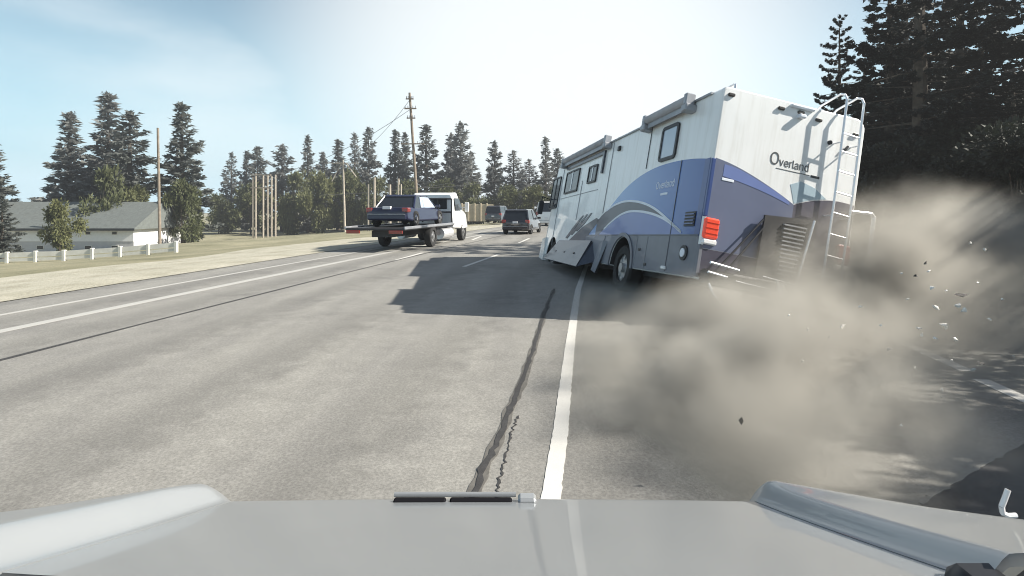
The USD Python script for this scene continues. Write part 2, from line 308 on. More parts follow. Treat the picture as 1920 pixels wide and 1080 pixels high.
def band(center, w, rough=0., seed=1):
    c = np.array(center, float); t = np.gradient(c, axis=0); t /= np.linalg.norm(t, axis=1)[:, None]; nrm = np.c_[-t[:, 1], t[:, 0]]
    r = np.random.default_rng(seed); wl = w / 2 * (1 + rough * r.standard_normal(len(c)))[:, None]; wr = w / 2 * (1 + rough * r.standard_normal(len(c)))[:, None]
    return np.vstack([c + nrm * wl, (c - nrm * wr)[::-1]])
# markings
yy = np.r_[np.arange(1.2, 14, .05), np.linspace(14, 60, 40)]
flat_poly(band(np.c_[road_pt(-.235 - .02 * np.clip(yy - 4, 0, 7), yy), yy], .115, .05), .004, M['line'], 'lane_line', 'worn white line running ahead from the bonnet to the motorhome wheels', 'lane line')
yy = np.linspace(3.2, 5.28, 8)
flat_poly(band(np.c_[road_pt(3.80, yy), yy], .15), .004, M['line'], 'edge_line', 'near short piece of pale edge line at right of the break', 'edge line')
yy = np.linspace(5.55, 60, 50)
flat_poly(band(np.c_[road_pt(3.86, yy), yy], .15), .004, M['line'], 'edge_line', 'long pale edge line running into the dust beyond the break', 'edge line')
yy = np.linspace(-5, 90, 60)
flat_poly(band(np.c_[road_pt(-8.1, yy), yy], .2), .004, M['line_dull'], 'lane_line', 'solid white line crossing the sunlit lanes at far left', 'lane line')
flat_poly(band(np.c_[road_pt(-9.35, yy), yy], .1), .004, M['line_dull'], 'edge_line', 'faint thin edge line nearest the gravel verge at left', 'edge line')
flat_poly(band(np.c_[road_pt(-6.55, yy), yy], .07, .25), .004, M['sealant'], 'road_joint', 'long dark straight joint in the pavement right of the solid white line', 'road joint')
dl = [('short white dash just left of the motorhome shadow edge', (870, 500), (935, 477)), ('short white dash beside the tow truck rear wheel', (742, 488), (792, 474)), ('far short dash between tow truck and dark hatchback', (972, 456), (992, 447)), ('faint dash ahead of the tow truck front wheel', (885, 450), (902, 443))]
for lab, a, b in dl:
    a, b = ground_at(*a), ground_at(*b); flat_poly(band(np.array([a + (b - a) * t for t in np.linspace(0, 1, 4)]), .12), .004, M['line'], 'lane_dash', lab, 'lane dash', 'dashes between the lanes')
for k, (s, y) in enumerate([(-3.7, 4.2), (-3.7, 9.9)]):
    pass
crack = np.array([ground_at(*p) for p in [(868, 985), (890, 925), (912, 872), (934, 830), (955, 772), (968, 742), (984, 700), (996, 668), (1003, 645), (1012, 615), (1022, 585), (1031, 560), (1040, 540)]])
t = np.linspace(0, len(crack) - 1, 120); cc = np.c_[np.interp(t, range(len(crack)), crack[:, 0]), np.interp(t, range(len(crack)), crack[:, 1])]
cc[:, 0] += .008 * rng.standard_normal(len(cc)) * np.linspace(.6, 1, len(cc))
flat_poly(band(cc[::3], .085, .22, 5), .004, M['stain'], 'crack_stain', 'dark stained margin around the ragged crack', 'road stain')
flat_poly(band(cc[::2], .042, .24, 3), .008, M['sealant'], 'road_crack', 'ragged dark crack left of the near white line', 'road crack')
crack = np.array([ground_at(*p) for p in [(928, 960), (936, 900), (950, 850), (960, 810), (972, 780)]]); t = np.linspace(0, 4, 50); cc = np.c_[np.interp(t, range(5), crack[:, 0]), np.interp(t, range(5), crack[:, 1])]
cc[:, 0] += .008 * rng.standard_normal(len(cc))
flat_poly(band(cc, .012, .5, 4), .004, M['sealant'], 'road_crack', 'thin faint crack between the ragged crack and the white line', 'road crack')
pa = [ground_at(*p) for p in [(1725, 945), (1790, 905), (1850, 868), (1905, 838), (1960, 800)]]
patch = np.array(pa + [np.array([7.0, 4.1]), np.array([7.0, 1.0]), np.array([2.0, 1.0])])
flat_poly(patch, .004, M['patch'], 'asphalt_patch', 'dark flat patch beside the right front wing', 'road patch')  # flat patch, much darker than the road around it
flat_poly(band(np.array([pa[0] + (np.array(pa[-1]) - pa[0]) * 0 + np.array([np.interp(t, range(5), [p[0] for p in pa]), np.interp(t, range(5), [p[1] for p in pa])]) - pa[0] for t in np.linspace(0, 4, 40)]), .028, .45, 9), .008, M['asphalt'], 'patch_seam', 'pale ragged seam along the dark flat patch', 'road seam')

# ---------------------------------------------------------------- motorhome
def rot(yaw, pitch, roll):
    cy, sy, cp, sp, cr, sr = math.cos(yaw), math.sin(yaw), math.cos(pitch), math.sin(pitch), math.cos(roll), math.sin(roll)
    return np.array([[cy, -sy, 0], [sy, cy, 0], [0, 0, 1]]) @ np.array([[1, 0, 0], [0, cp, -sp], [0, sp, cp]]) @ np.array([[cr, 0, sr], [0, 1, 0], [-sr, 0, cr]])
RVR, RVT = rot(.1674, -.0497, .192), np.array([3.82, 8.014, -.0])
rv = UsdGeom.Xform.Define(stage, path_for('motorhome'))
Rt = RVR.T
rv.AddTransformOp().Set(Gf.Matrix4d(*Rt[0], 0, *Rt[1], 0, *Rt[2], 0, *RVT, 1))
tag(rv, 'white and blue motorhome tilting to the right as it ploughs through the dust', 'motorhome')
W2, RL, RH, RB = 1.25, 10.34, 3.40, .43
def rv_section(y, inset=0., top=0.):
    p = sg.box(-W2 + .2 + inset, RB + .2, W2 - .2 - inset, RH - .2 - top)
    pts = []
    for cx_, cz_, r, a0 in ((W2 - .17 - inset, RH - .17 - top, .17, 0), (-W2 + .1 + inset, RH - .1 - top, .1, 90), (-W2 + .05 + inset, RB + .05, .05, 180), (W2 - .05 - inset, RB + .05, .05, 270)):
        for k in range(7):
            a = math.radians(a0 + 15 * k); pts.append((cx_ + r * math.cos(a), y, cz_ + r * math.sin(a)))
    return pts
body = loft([rv_section(0, .035, .035), rv_section(.012, .012, .012), rv_section(.04), rv_section(RL - .5), rv_section(RL - .25, .03, .3), rv_section(RL, .1, 1.0)])
def to_m3(m): m = trimesh.Trimesh(m.vertices, m.faces); m.merge_vertices(); return m3.Manifold(m3.Mesh(np.asarray(m.vertices, np.float32), np.asarray(m.faces, np.uint32)))
bm = to_m3(body)
for yy_, rr in ((3.05, .60), (8.95, .58)):
    for sx in (-1, 1):
        c = bar((sx * .75, yy_, .45), (sx * 1.5, yy_, .45), rr, 28); bm = bm - to_m3(c)
        bm = bm - to_m3(box(min(sx * .75, sx * 1.5), max(sx * .75, sx * 1.5), yy_ - rr, yy_ + rr, .2, .45))
mm = bm.to_mesh(); obj('body', trimesh.Trimesh(mm.vert_properties[:, :3], mm.tri_verts), M['rv_white'], rv, smooth=28)
XS = -W2
def side(poly, name, mat, proud=.004, label=None, parent=None):
    if not hasattr(poly, 'exterior') and not hasattr(poly, 'geoms'): poly = sg.Polygon(poly)
    return obj(name, prism(poly, XS - proud, XS + .01, 'yz'), mat, parent or rv, label=label)
def rear(poly, name, mat, proud=.004, label=None, parent=None, base=.02):
    if not hasattr(poly, 'exterior') and not hasattr(poly, 'geoms'): poly = sg.Polygon(poly)
    return obj(name, prism(poly, -proud, base, 'xz'), mat, parent or rv, label=label)
well = sg.Point(3.05, .45).buffer(.62).union(sg.box(2.43, 0, 3.67, .45))
well2 = sg.Point(8.95, .45).buffer(.6).union(sg.box(8.35, 0, 9.55, .45))
def spline(pts, n=60):
    from scipy.interpolate import CubicSpline
    p = np.array(pts, float); d = np.r_[0, np.cumsum(np.linalg.norm(np.diff(p, axis=0), axis=1))]
    return CubicSpline(d, p)(np.linspace(0, d[-1], n))
top = spline([(.05, 2.25), (.6, 2.33), (1.3, 2.375), (1.9, 2.37), (2.86, 2.24), (3.65, 1.98), (4.21, 1.70), (4.87, 1.40), (5.5, 1.14)])
side(sg.Polygon(list(top) + [(5.5, 1.09), (.05, 1.07)]), 'swoosh_panel', M['rv_blue'], .004, 'blue swoosh panel on the motorhome side')
side(sg.box(.05, 1.09, .20, 2.27), 'corner_trim', M['rv_navy'], .009)
obj('corner_trim', bevelbox(XS - .007, XS + .06, -.008, .055, 1.37, 2.262, .012), M['rv_navy'], rv)
obj('corner_trim', bevelbox(XS - .007, XS + .06, -.008, .055, RB + .03, .95, .012), M['rv_grey'], rv)
side(sg.box(.05, RB + .02, 5.6, 1.065).difference(well), 'skirt', M['rv_grey'], .006, 'grey lower skirt')
side(sg.box(5.6, RB + .02, 10.0, .70).difference(well2), 'skirt', M['rv_white'], .006)
side(sg.box(.06, 1.066, 5.6, 1.092), 'belt_trim', M['rv_slate'], .012)
w1 = spline([(4.9, 1.42), (4.21, 1.68), (3.58, 1.785), (2.55, 1.74), (1.77, 1.57), (1.07, 1.31), (.62, 1.13)]); w2 = spline([(4.9, 1.0), (4.22, 1.26), (3.34, 1.53), (2.36, 1.54), (1.5, 1.41), (.85, 1.22), (.62, 1.13)])
side(sg.Polygon(list(w1) + list(w2[::-1])), 'arc_band', M['rv_slate'], .008, 'dark curved band over the wheel')
side(sg.Polygon(list(w2) + [(.62, 1.094), (4.6, 1.094)]).buffer(0), 'lower_arc_panel', M['rv_lilac'], .0065)
for w_ in (w1[8:], w2[8:]): side(sg.LineString(w_).buffer(.022, cap_style=2), 'arc_line', M['rv_line'], .012)
side([(8.0, .72), (7.2, .9), (6.0, 1.3), (5.0, 1.50), (4.75, 1.44), (5.4, 1.10), (5.6, 1.07), (5.6, .72)], 'arc_tail', M['rv_slate'], .008)
for k in range(3):
    o = .42 * k
    side([(7.5 - o, 1.0 + .1 * k), (6.9 - o, 1.30 + .06 * k), (6.2 - o * .8, 1.60 + .02 * k), (6.08 - o * .8, 1.60 + .02 * k), (6.75 - o, 1.25 + .06 * k), (7.3 - o, .98 + .1 * k)], 'slash_stripe', M['rv_slate'], .012)
for y_, z0 in ((.98, RB + .05), (2.46, 2.4), (4.15, RB + .05)):
    side(sg.box(y_, z0, y_ + .016, 3.3 if z0 > 1 else (2.36 if y_ < 2 else 1.06)), 'panel_joint', M['rv_slate'], .0135)
def window(y0, y1, z0, z1, pane, r=.09, fw=.06, lean=0.):
    o = sg.box(y0 + r, z0 + r, y1 - r, z1 - r).buffer(r); i = o.buffer(-fw)
    if lean: o, i = affinity.skew(o, xs=lean), affinity.skew(i, xs=lean)
    w = side(o.difference(i), 'window', M['dark'], .035)
    obj('pane', prism(i, XS - .018, XS + .01, 'yz'), pane, w)
    return w
for y_, z0, z1 in ((4.6, 1.6, 3.3), (6.75, 1.5, 2.6), (9.02, .75, 3.2), (2.32, RB + .05, 1.06), (1.85, RB + .05, 1.06)): side(sg.box(y_, z0, y_ + .012, z1), 'panel_joint', M['steel'], .0135)
side(sg.box(5.3, 2.22, 8.9, 2.235), 'panel_joint', M['steel'], .012)
window(1.26, 1.92, 2.44, 3.10, M['blind'])
w = window(7.15, 8.55, 2.34, 3.02, M['glass'], .05, .05); obj('divider', prism(sg.box(7.80, 2.38, 7.87, 2.98), XS - .032, XS + .005, 'yz'), M['alu'], w)
w = window(5.56, 6.28, 2.45, 2.92, M['glass'], .05, .05); obj('divider', prism(sg.box(5.9, 2.49, 5.95, 2.88), XS - .032, XS + .005, 'yz'), M['alu'], w)
w = window(9.2, 10.2, 1.95, 3.0, M['glass'], .08, .05); obj('divider', prism(sg.box(9.66, 2.0, 9.72, 2.95), XS - .032, XS + .005, 'yz'), M['dark'], w)
side(sg.box(5.10, 3.10, 8.55, 3.19).union(sg.box(5.10, 2.62, 5.2, 3.14)), 'slide_out_trim', M['rv_slate'], .05, 'dark angled trim of the slide-out')
# awnings
for y0, y1, z_ in ((4.85, 8.8, 3.40), (.85, 2.55, 3.36)):
    a = obj('awning', bar((XS - .11, y0, z_), (XS - .11, y1, z_), .085, 14), M['awning'], rv, smooth=40)
    for ye in (y0, y1):
        obj('bracket', [bevelbox(XS - .20, XS + .01, ye - .09, ye + .09, z_ - .22, z_ - .085, .02), bevelbox(XS - .2, XS - .02, ye - .05, ye + .05, z_ - .11, z_ + .1, .02)], M['steel'], a)
    obj('valance', prism(sg.box(y0 + .1, z_ - .18, y1 - .1, z_ - .08), XS - .12, XS - .10, 'yz'), M['steel'], a)
obj('roof_gutter', prism(sg.box(.3, 3.33, 9.7, 3.365), XS - .03, XS + .02, 'yz'), M['steel'], rv)
obj('roof_rail', [tube([(XS + .25, .1, RH), (XS + .25, .12, RH + .1), (XS + .25, 1.9, RH + .1), (XS + .25, 1.95, RH)], .02), bar((XS + .25, 1.0, RH - .01), (XS + .25, 1.0, RH + .1), .015)], M['alu'], rv)
for y_, h_, w_ in ((5.0, .16, .55), (3.4, .16, .7), (7.8, .18, .6)): obj('roof_vent', bevelbox(-1.05, -.5, y_ - w_ / 2, y_ + w_ / 2, RH - .01, RH + h_, .05), M['rv_white'], rv)
obj('porch_lamp', bevelbox(XS - .05, XS, 4.1, 4.22, 3.02, 3.14, .015), M['dark'], rv)
obj('marker_lamp', bevelbox(XS - .04, XS, .95, 1.1, .5, .56, .012), M['clear'], rv)
v_ = side(sg.box(.23, 1.22, .55, 1.45), 'vent', M['dark'], .02)
for k in range(4): obj('slat', box(XS - .032, XS - .02, .25, .53, 1.25 + .05 * k, 1.27 + .05 * k), M['rv_navy'], v_)
cp = obj('fuel_cap', bar((XS - .03, .42, .80), (XS, .42, .80), .12, 20), M['dark'], rv); obj('cap', bar((XS - .045, .42, .80), (XS - .03, .42, .80), .07, 16), M['rv_line'], cp)
for y_, z_ in ((1.75, .52), (1.05, .5), (2.1, .78)): obj('latch', bevelbox(XS - .02, XS, y_, y_ + .1, z_, z_ + .05, .008), M['dark'], rv)
def lettering(text, height, plane, at, mat, name, squeeze=1., depth=.004, parent=None):
    t = meshkit.text_mesh(text, height, depth); v = t.vertices.copy(); v[:, 0] *= squeeze
    if plane == 'rear': nv = np.c_[at[0] + v[:, 0], at[1] - v[:, 2], at[2] + v[:, 1]]
    else: nv = np.c_[at[0] - v[:, 2], at[1] - v[:, 0], at[2] + v[:, 1]]
    m = trimesh.Trimesh(nv, t.faces, process=False)
    if m.volume < 0: m.invert()
    return obj(name, m, mat, parent or rv)
lettering('Overland', .13, 'side', (XS - .004, 1.86, 1.93), M['rv_line'], 'lettering', .95)
side(sg.box(1.34, 1.80, 1.62, 1.84), 'badge', M['rv_line'], .009)
# open compartment door, flared out along its lower edge
door = trimesh.convex.convex_hull(np.array([(XS - .01, 5.0, .92), (XS - .01, 8.0, .90), (XS - .05, 5.0, .94), (XS - .05, 8.0, .92), (XS - .36, 4.85, .27), (XS - .36, 8.25, .32), (XS - .32, 4.85, .25), (XS - .32, 8.25, .30)]))
dr = obj('compartment_door', door, M['rv_slate'], rv, label='dark compartment door hanging open')
obj('gusset', trimesh.convex.convex_hull(np.array([(XS, 4.98, .9), (XS - .34, 4.86, .27), (XS, 4.6, .45), (XS, 4.98, .86), (XS - .3, 4.9, .3), (XS, 4.62, .5)])), M['rv_slate'], dr)
obj('gusset', trimesh.convex.convex_hull(np.array([(XS, 4.5, .85), (XS - .06, 4.1, .95), (XS - .1, 4.2, .2), (XS, 4.35, .2), (XS - .1, 4.5, .25), (XS, 3.95, .95)])), M['rv_grey'], dr)
for k in range(3): obj('handle', bevelbox(XS - .24, XS - .18, 5.6 + .9 * k, 5.7 + .9 * k, .55, .6, .01), M['dark'], dr)
arch = sg.Point(3.05, .45).buffer(.68).difference(sg.Point(3.05, .45).buffer(.60)).intersection(sg.box(2, .43, 4, 1.3))
side(arch, 'wheel_arch', M['rv_grey'], .03)
for yw, rw in ((3.05, .60), (8.95, .58)):
    for sx in (-1, 1):
        ring = sg.Point(yw, .45).buffer(rw - .004, 24).difference(sg.Point(yw, .45).buffer(rw - .02, 24)).intersection(sg.box(yw - 1, .45, yw + 1, 2)); disc = sg.Point(yw, .45).buffer(rw - .006, 24).union(sg.box(yw - rw + .006, .22, yw + rw - .006, .45))
        obj('wheel_well', [prism(ring, sx * .76, sx * 1.235, 'yz'), prism(disc, sx * .752, sx * .775, 'yz')], M['black'], rv)
for sx, zz in ((-1, .42), (1, .80)):
    wheel_parts(rv, sx * 1.06, 3.05, zz, .47, .28, sx, M['tyre'], M['rim']); wheel_parts(rv, sx * .74, 3.05, zz, .47, .26, sx, M['tyre'], M['rim'])
    wheel_parts(rv, sx * 1.06, 8.95, zz, .47, .28, sx, M['tyre'], M['rim'])
obj('chassis', [box(-.9, .9, .3, 8.2, .34, .46), bar((-1.0, 3.05, .42), (1.0, 3.05, .78), .1)], M['black'], rv)
obj('front_bumper', trimesh.convex.convex_hull(np.array([(-1.3, 9.7, .25), (-1.3, 9.8, 1.0), (-1.2, 10.75, .3), (-1.2, 10.7, .95), (1.2, 10.75, .3), (1.2, 10.7, .95), (1.3, 9.7, .25), (1.3, 9.7, 1.0)])), M['rv_white'], rv)
mr = obj('side_mirror', bevelbox(-1.62, -1.45, 10.25, 10.35, 1.75, 2.2, .03), M['dark'], rv); obj('mirror_arm', tube([(-1.2, 10.3, 2.3), (-1.54, 10.3, 2.35), (-1.54, 10.3, 2.2)], .02), M['dark'], mr)
# rear face
bl = spline([(-1.2, 2.27), (-.9, 2.22), (-.44, 2.08), (-.06, 1.93), (.18, 1.82)])
rear(sg.Polygon(list(bl) + [(.18, .9), (-1.2, .9)]), 'rear_swoosh', M['rv_rear_blue'], .004, 'dusty blue rear panel')
hr = spline([(.18, 1.82), (.49, 1.94), (.85, 2.01), (1.215, 2.0)])
rear(sg.Polygon(list(hr) + [(1.215, .9), (.18, .9)]), 'rear_swoosh', M['rv_rear_dark'], .004, 'right rear blue panel with dust shade painted in as dark violet')  # blue darkened to violet, the shade of the dust put into its colour
rear(sg.Polygon([(.18, 1.84), (.49, 1.96), (.72, 2.01), (.5, 2.14), (.25, 2.20), (.08, 2.12)]), 'rear_sweep', M['rv_pale_blue'], .004)
rear(sg.Polygon(list(spline([(-1.05, 2.02), (-.6, 1.96), (-.2, 1.88), (.1, 1.80)], 20)) + list(spline([(.1, 1.84), (-.1, 1.94), (-.44, 2.06), (-.9, 2.19), (-1.05, 2.2)], 20))), 'rear_highlight', M['rv_lilac'], .007)
rear(sg.box(-1.2, .47, 1.2, .895), 'rear_skirt', M['rv_rear_dark'], .004)
lettering('O', .19, 'rear', (-.33, -.001, 2.37), M['ink'], 'lettering', .85); lettering('verland', .125, 'rear', (-.165, -.001, 2.37), M['ink'], 'lettering', .86)
obj('lettering', prism(sg.box(-.2, 2.315, .38, 2.325), -.004, .015, 'xz'), M['ink'], rv); obj('badge', bevelbox(.40, .55, -.008, .01, 2.295, 2.335, .004), M['ink'], rv)
obj('badge', bevelbox(-1.06, -.86, -.01, .01, 1.955, 1.995, .004), M['rv_line'], rv)
for x_, z_ in ((-1.11, 3.27), (-.26, 3.25), (.08, 3.26), (.40, 3.21), (1.08, 3.12)):
    obj('clearance_lamp', bevelbox(x_ - .055, x_ + .055, -.035, .02, z_ - .025, z_ + .025, .012), M['amber'], rv)
obj('camera_housing', [bevelbox(-.12, .30, -.06, .03, 3.31, 3.36, .02), bevelbox(.02, .14, -.09, .01, 3.16, 3.22, .015)], M['rv_line'], rv)
tl = obj('tail_light', bevelbox(-1.235, -1.0, -.05, .1, 1.05, 1.36, .025), M['red'], rv, smooth=30); [obj('lens_rib', box(-1.228, -1.007, -.056, -.049, z_, z_ + .008), M['red_dark'], tl) for z_ in (1.12, 1.2, 1.28)]; obj('reversing_lens', bevelbox(-1.232, -1.003, -.045, .1, .96, 1.045, .02), M['clear'], tl)
tl = obj('tail_light', bevelbox(1.0, 1.235, -.05, .1, 1.05, 1.36, .025), M['red_dark'], rv, smooth=30); obj('reversing_lens', bevelbox(1.003, 1.232, -.045, .1, .96, 1.045, .02), M['clear'], tl)
# ladder
xl, xr, yo = .72, 1.02, -.17
ld = obj('ladder', [bar((x_, yo, z_), (x_, .02, z_), .012) for x_ in (xl, xr) for z_ in (.85, 1.75, 2.9)], M['alu'], rv)
for x_, b in ((xl, 0), (xr, 0)):
    obj('side_rail', tube([(x_ - .02, yo, .60), (x_, yo, 1.9), (x_ - .01, yo, 3.58), (x_ - .02, yo + .04, 3.66), (x_ - .03, yo + .12, 3.69), (x_ - .06, .32, 3.58), (x_ - .08, .55, 3.38)], .018, 8), M['alu'], ld, smooth=40)
for z_ in (.80, 1.12, 1.45, 1.78, 2.1, 2.43, 2.74, 3.02): obj('rung', bar((xl, yo, z_ + .02), (xr, yo, z_), .012), M['alu'], ld)
obj('rear_lock', bar((.90, -.03, 2.83), (.95, -.03, 2.9), .02), M['dark'], rv); obj('rear_lock', bar((.64, -.03, 2.9), (.64, .01, 2.9), .035, 10), M['dark'], rv)
# open engine hatch with louvres
hat = obj('engine_hatch', [prism(sg.Polygon([(-.33, 1.56), (.46, 1.63), (.30, .60), (-.36, .60)]).difference(sg.Polygon([(.0, 1.50), (.38, 1.54), (.25, .68), (-.02, .68)])), -.10, -.06, 'xz'), prism(sg.Polygon([(.0, 1.50), (.38, 1.54), (.25, .68), (-.02, .68)]), -.055, -.045, 'xz')], M['black'], rv, label='dark louvred engine hatch knocked open')
for k in range(13):
    z_ = .72 + .062 * k; t_ = (z_ - .68) / .85
    m_ = box(-.02 + .0 * t_, .25 + .12 * t_, -.135, -.085, z_, z_ + .022); obj('slat', m_, M['steel'], hat)
obj('hatch_rail', bar((.47, -.13, 1.62), (.30, -.13, .58), .018), M['alu'], hat)
for dx in (0, .1): obj('stay', bar((-.33 + dx, -.08, 1.50), (-1.08 + dx * 1.5, -.14, .50), .016), M['dark'], hat)
bp = obj('rear_bumper', [bevelbox(-1.2, .5, -.24, -.02, .36, .60, .03), bevelbox(.5, 1.2, -.2, -.02, .32, .52, .03)], M['black'], rv)
obj('trim_strip', bar((-1.18, -.25, .70), (-.72, -.25, .66), .02), M['alu'], bp); obj('trim_strip', bar((-1.2, -.26, .56), (-.9, -.26, .53), .018), M['alu'], bp)
obj('trim_strip', bar((-.75, -.25, .50), (-.2, -.25, .47), .012), M['steel'], bp); obj('trim_strip', bar((-.35, -.26, .64), (.2, -.26, .6), .014), M['steel'], bp)
obj('torn_flap', prism(sg.Polygon([(-.16, .62), (-.02, .58), (.02, .36), (-.08, .40)]), -.32, -.3, 'xz'), M['clear'], bp)
obj('torn_flap', trimesh.convex.convex_hull(np.array([(-1.15, -.2, .42), (-.95, -.35, .12), (-.72, -.4, -.02), (-.70, -.38, .02), (-.6, -.2, .40), (-1.1, -.18, .44)])), M['torn'], bp, label='torn grey panel hanging under the left rear corner')
obj('torn_edge', tube([(-1.15, -.22, .42), (-1.08, -.27, .26), (-.95, -.36, .12), (-.84, -.40, .10), (-.72, -.43, -.04)], .018), M['rv_line'], bp)
sr = obj('loose_side_rail', tube([(1.15, -.04, 1.90), (1.48, -.06, 1.93), (1.54, -.06, 1.88), (1.53, -.07, 1.2), (1.50, -.08, .62), (1.47, -.08, .3)], .028, 8), M['alu'], rv, smooth=40, label='bent pale rail torn out at the right rear corner')
obj('rail_bracket', [bevelbox(1.40, 1.58, -.12, -.03, .98, 1.12, .02), bevelbox(1.44, 1.55, -.12, -.05, .45, .56, .02)], M['clear'], sr)

# ---------------------------------------------------------------- cars
def sect(y, w, z0, z1, tum=.0, n=5):
    """rounded car cross-section loop at station y: half-width w, tum = inward lean at the top"""
    r = min(.10, (z1 - z0) * .4); out = []
    for cx_, cz_, a0 in ((w - tum - r, z1 - r, 0), (-(w - tum - r), z1 - r, 90), (-(w - r), z0 + r, 180), (w - r, z0 + r, 270)):
        for k in range(n):
            a = math.radians(a0 + 90 * k / (n - 1)); out.append((cx_ + r * math.cos(a), y, cz_ + r * math.sin(a)))
    return out
def car(name, label, paint, loc, rotz, Lc=4.5, Wc=1.82, Hc=1.62, kind='hatch', glass=None, group=None):
    t = thing(name, label, 'car', loc, rotz, group=group); hw = Wc / 2; glass = glass or M['glass']; belt = Hc * .60
    b = [sect(0, hw * .86, .38, belt * .80, .02), sect(.06, hw * .95, .28, belt * .97, .03), sect(.5, hw, .22, belt, .05), sect(Lc * .3, hw, .2, belt, .06), sect(Lc * .62, hw, .2, belt, .06)]
    b += [sect(Lc * .74, hw, .2, belt * .96, .08), sect(Lc * .92, hw * .95, .24, belt * .84, .08), sect(Lc, hw * .78, .34, belt * .68, .05)]
    obj('body', loft(b), paint, t, smooth=40)
    rear0, rear1 = {'hatch': (.10, .42), 'suv': (.06, .26), 'sedan': (.75, 1.35)}[kind]
    fr0, fr1 = Lc * .74, Lc * .56
    def gl(y, z, w): return (y, z, w)
    gh = trimesh.convex.convex_hull(np.array([(sx * (hw - .09), y, belt - .03) for sx in (-1, 1) for y in (rear0, fr0)] + [(sx * (hw - .24), y, Hc - .06) for sx in (-1, 1) for y in (rear1, fr1)]))
    obj('windows', gh, glass, t)
    obj('roof', trimesh.convex.convex_hull(np.array([(sx * (hw - .23), y, Hc - .075) for sx in (-1, 1) for y in (rear1 - .07, fr1 + .05)] + [(sx * (hw - .32), y, Hc) for sx in (-1, 1) for y in (rear1 + .12, fr1 - .2)])), paint, t)
    for sx in (-1, 1):
        for (ya, yb, r_) in ((rear0 + .03, rear1, .045), (Lc * .40, Lc * .40, .03), (fr0 - .02, fr1, .03)):
            obj('pillar', bar((sx * (hw - .085), ya, belt - .03), (sx * (hw - .235), yb, Hc - .06), r_, 6), paint, t)
        obj('tail_light', bevelbox(min(sx * (hw - .30), sx * (hw - .02)), max(sx * (hw - .30), sx * (hw - .02)), -.0, .3, belt * .74, belt * .97, .03), M['red_dark'], t)
        obj('side_mirror', bevelbox(min(sx * (hw - .05), sx * (hw + .14)), max(sx * (hw - .05), sx * (hw + .14)), fr0 - .25, fr0 - .12, belt - .02, belt + .12, .02), paint, t)
        for yw in (Lc * .18, Lc * .80): wheel_parts(t, sx * (hw - .10), yw, .33, .33, .21, sx, M['tyre'], M['rim'], .62, 20)
    bp = obj('bumper', bevelbox(-hw * .9, hw * .9, -.05, .2, .30, .52, .04), paint, t)
    obj('bumper_trim', bevelbox(-hw * .85, hw * .85, -.058, -.03, .50, .535, .008), M['steel'], bp)
    obj('number_plate', bevelbox(-.17, .17, -.03, .1, .72, .84, .008), M['plate'], t)
    return t
ROADDEG = lambda y: -math.degrees(math.atan(.145 + 2 * CURV * min(y, 130)))
car('hatchback', 'dark hatchback driving ahead between the tow truck and the motorhome', M['car_black'], (place(966, 34), 34.0, 0), -14., 4.4, 1.86, 1.62, 'hatch')
car('sport_utility_car', 'black sport utility car farthest ahead, beyond the dark hatchback', M['car_black'], (place(924, 60), 60., 0), -16, 4.9, 1.98, 1.95, 'suv')
car('delivery_van', 'white van half hidden behind the front of the motorhome', M['car_white'], (place(1024, 50), 50., 0), -16, 5.2, 2.0, 2.3, 'suv')

# ---------------------------------------------------------------- tow truck with a car on its bed
ty = 23.6; tdeg = -11.0
tx = place(815, ty) - 1.22 * math.cos(math.radians(tdeg))
tt = thing('tow_truck', 'white flatbed tow truck carrying a navy car in the left lane', 'truck', (tx, ty, 0), tdeg)
obj('chassis', [box(-.45, .45, -2.6, 5.2, .55, .80), box(-1.0, -.5, 1.0, 2.6, .45, .85), box(.5, 1.0, 1.0, 2.6, .45, .85)], M['black'], tt)
dk = obj('flat_bed', bevelbox(-1.22, 1.22, -3.3, 3.0, .84, .93, .02), M['black'], tt)
obj('side_rail', bevelbox(1.18, 1.25, -3.3, 3.0, .88, .99, .015), M['steel'], dk); obj('side_rail', bevelbox(-1.25, -1.18, -3.3, 3.0, .88, .99, .015), M['steel'], dk)
obj('headache_rack', [bar((x_, 2.95, 1.0), (x_, 2.95, 2.15), .04) for x_ in (-1.1, -.4, .4, 1.1)] + [bar((-1.1, 2.95, z_), (1.1, 2.95, z_), .04) for z_ in (1.5, 2.15)], M['black'], tt)
for sx in (-1, 1): obj('lamp_bar', bevelbox(min(sx * .6, sx * 1.15), max(sx * .6, sx * 1.15), -3.36, -3.29, .72, .84, .01), M['red_dark'], tt)
cs = lambda y, w, z0, z1, tum=.06: sect(y, w, z0, z1, tum)
obj('cab', loft([cs(3.15, 1.12, .75, 2.35, .12), cs(3.25, 1.16, .7, 2.45, .16), cs(4.1, 1.18, .65, 2.5, .18), cs(4.45, 1.18, .62, 2.35, .22), cs(4.95, 1.16, .6, 1.62, .1), cs(5.4, 1.12, .6, 1.55, .1), cs(6.0, 1.05, .6, 1.42, .1), cs(6.25, .95, .65, 1.30, .08)]), M['car_white'], tt, smooth=35)
obj('rear_window', bevelbox(-.8, .8, 3.11, 3.2, 1.65, 2.2, .02), M['glass'], tt)
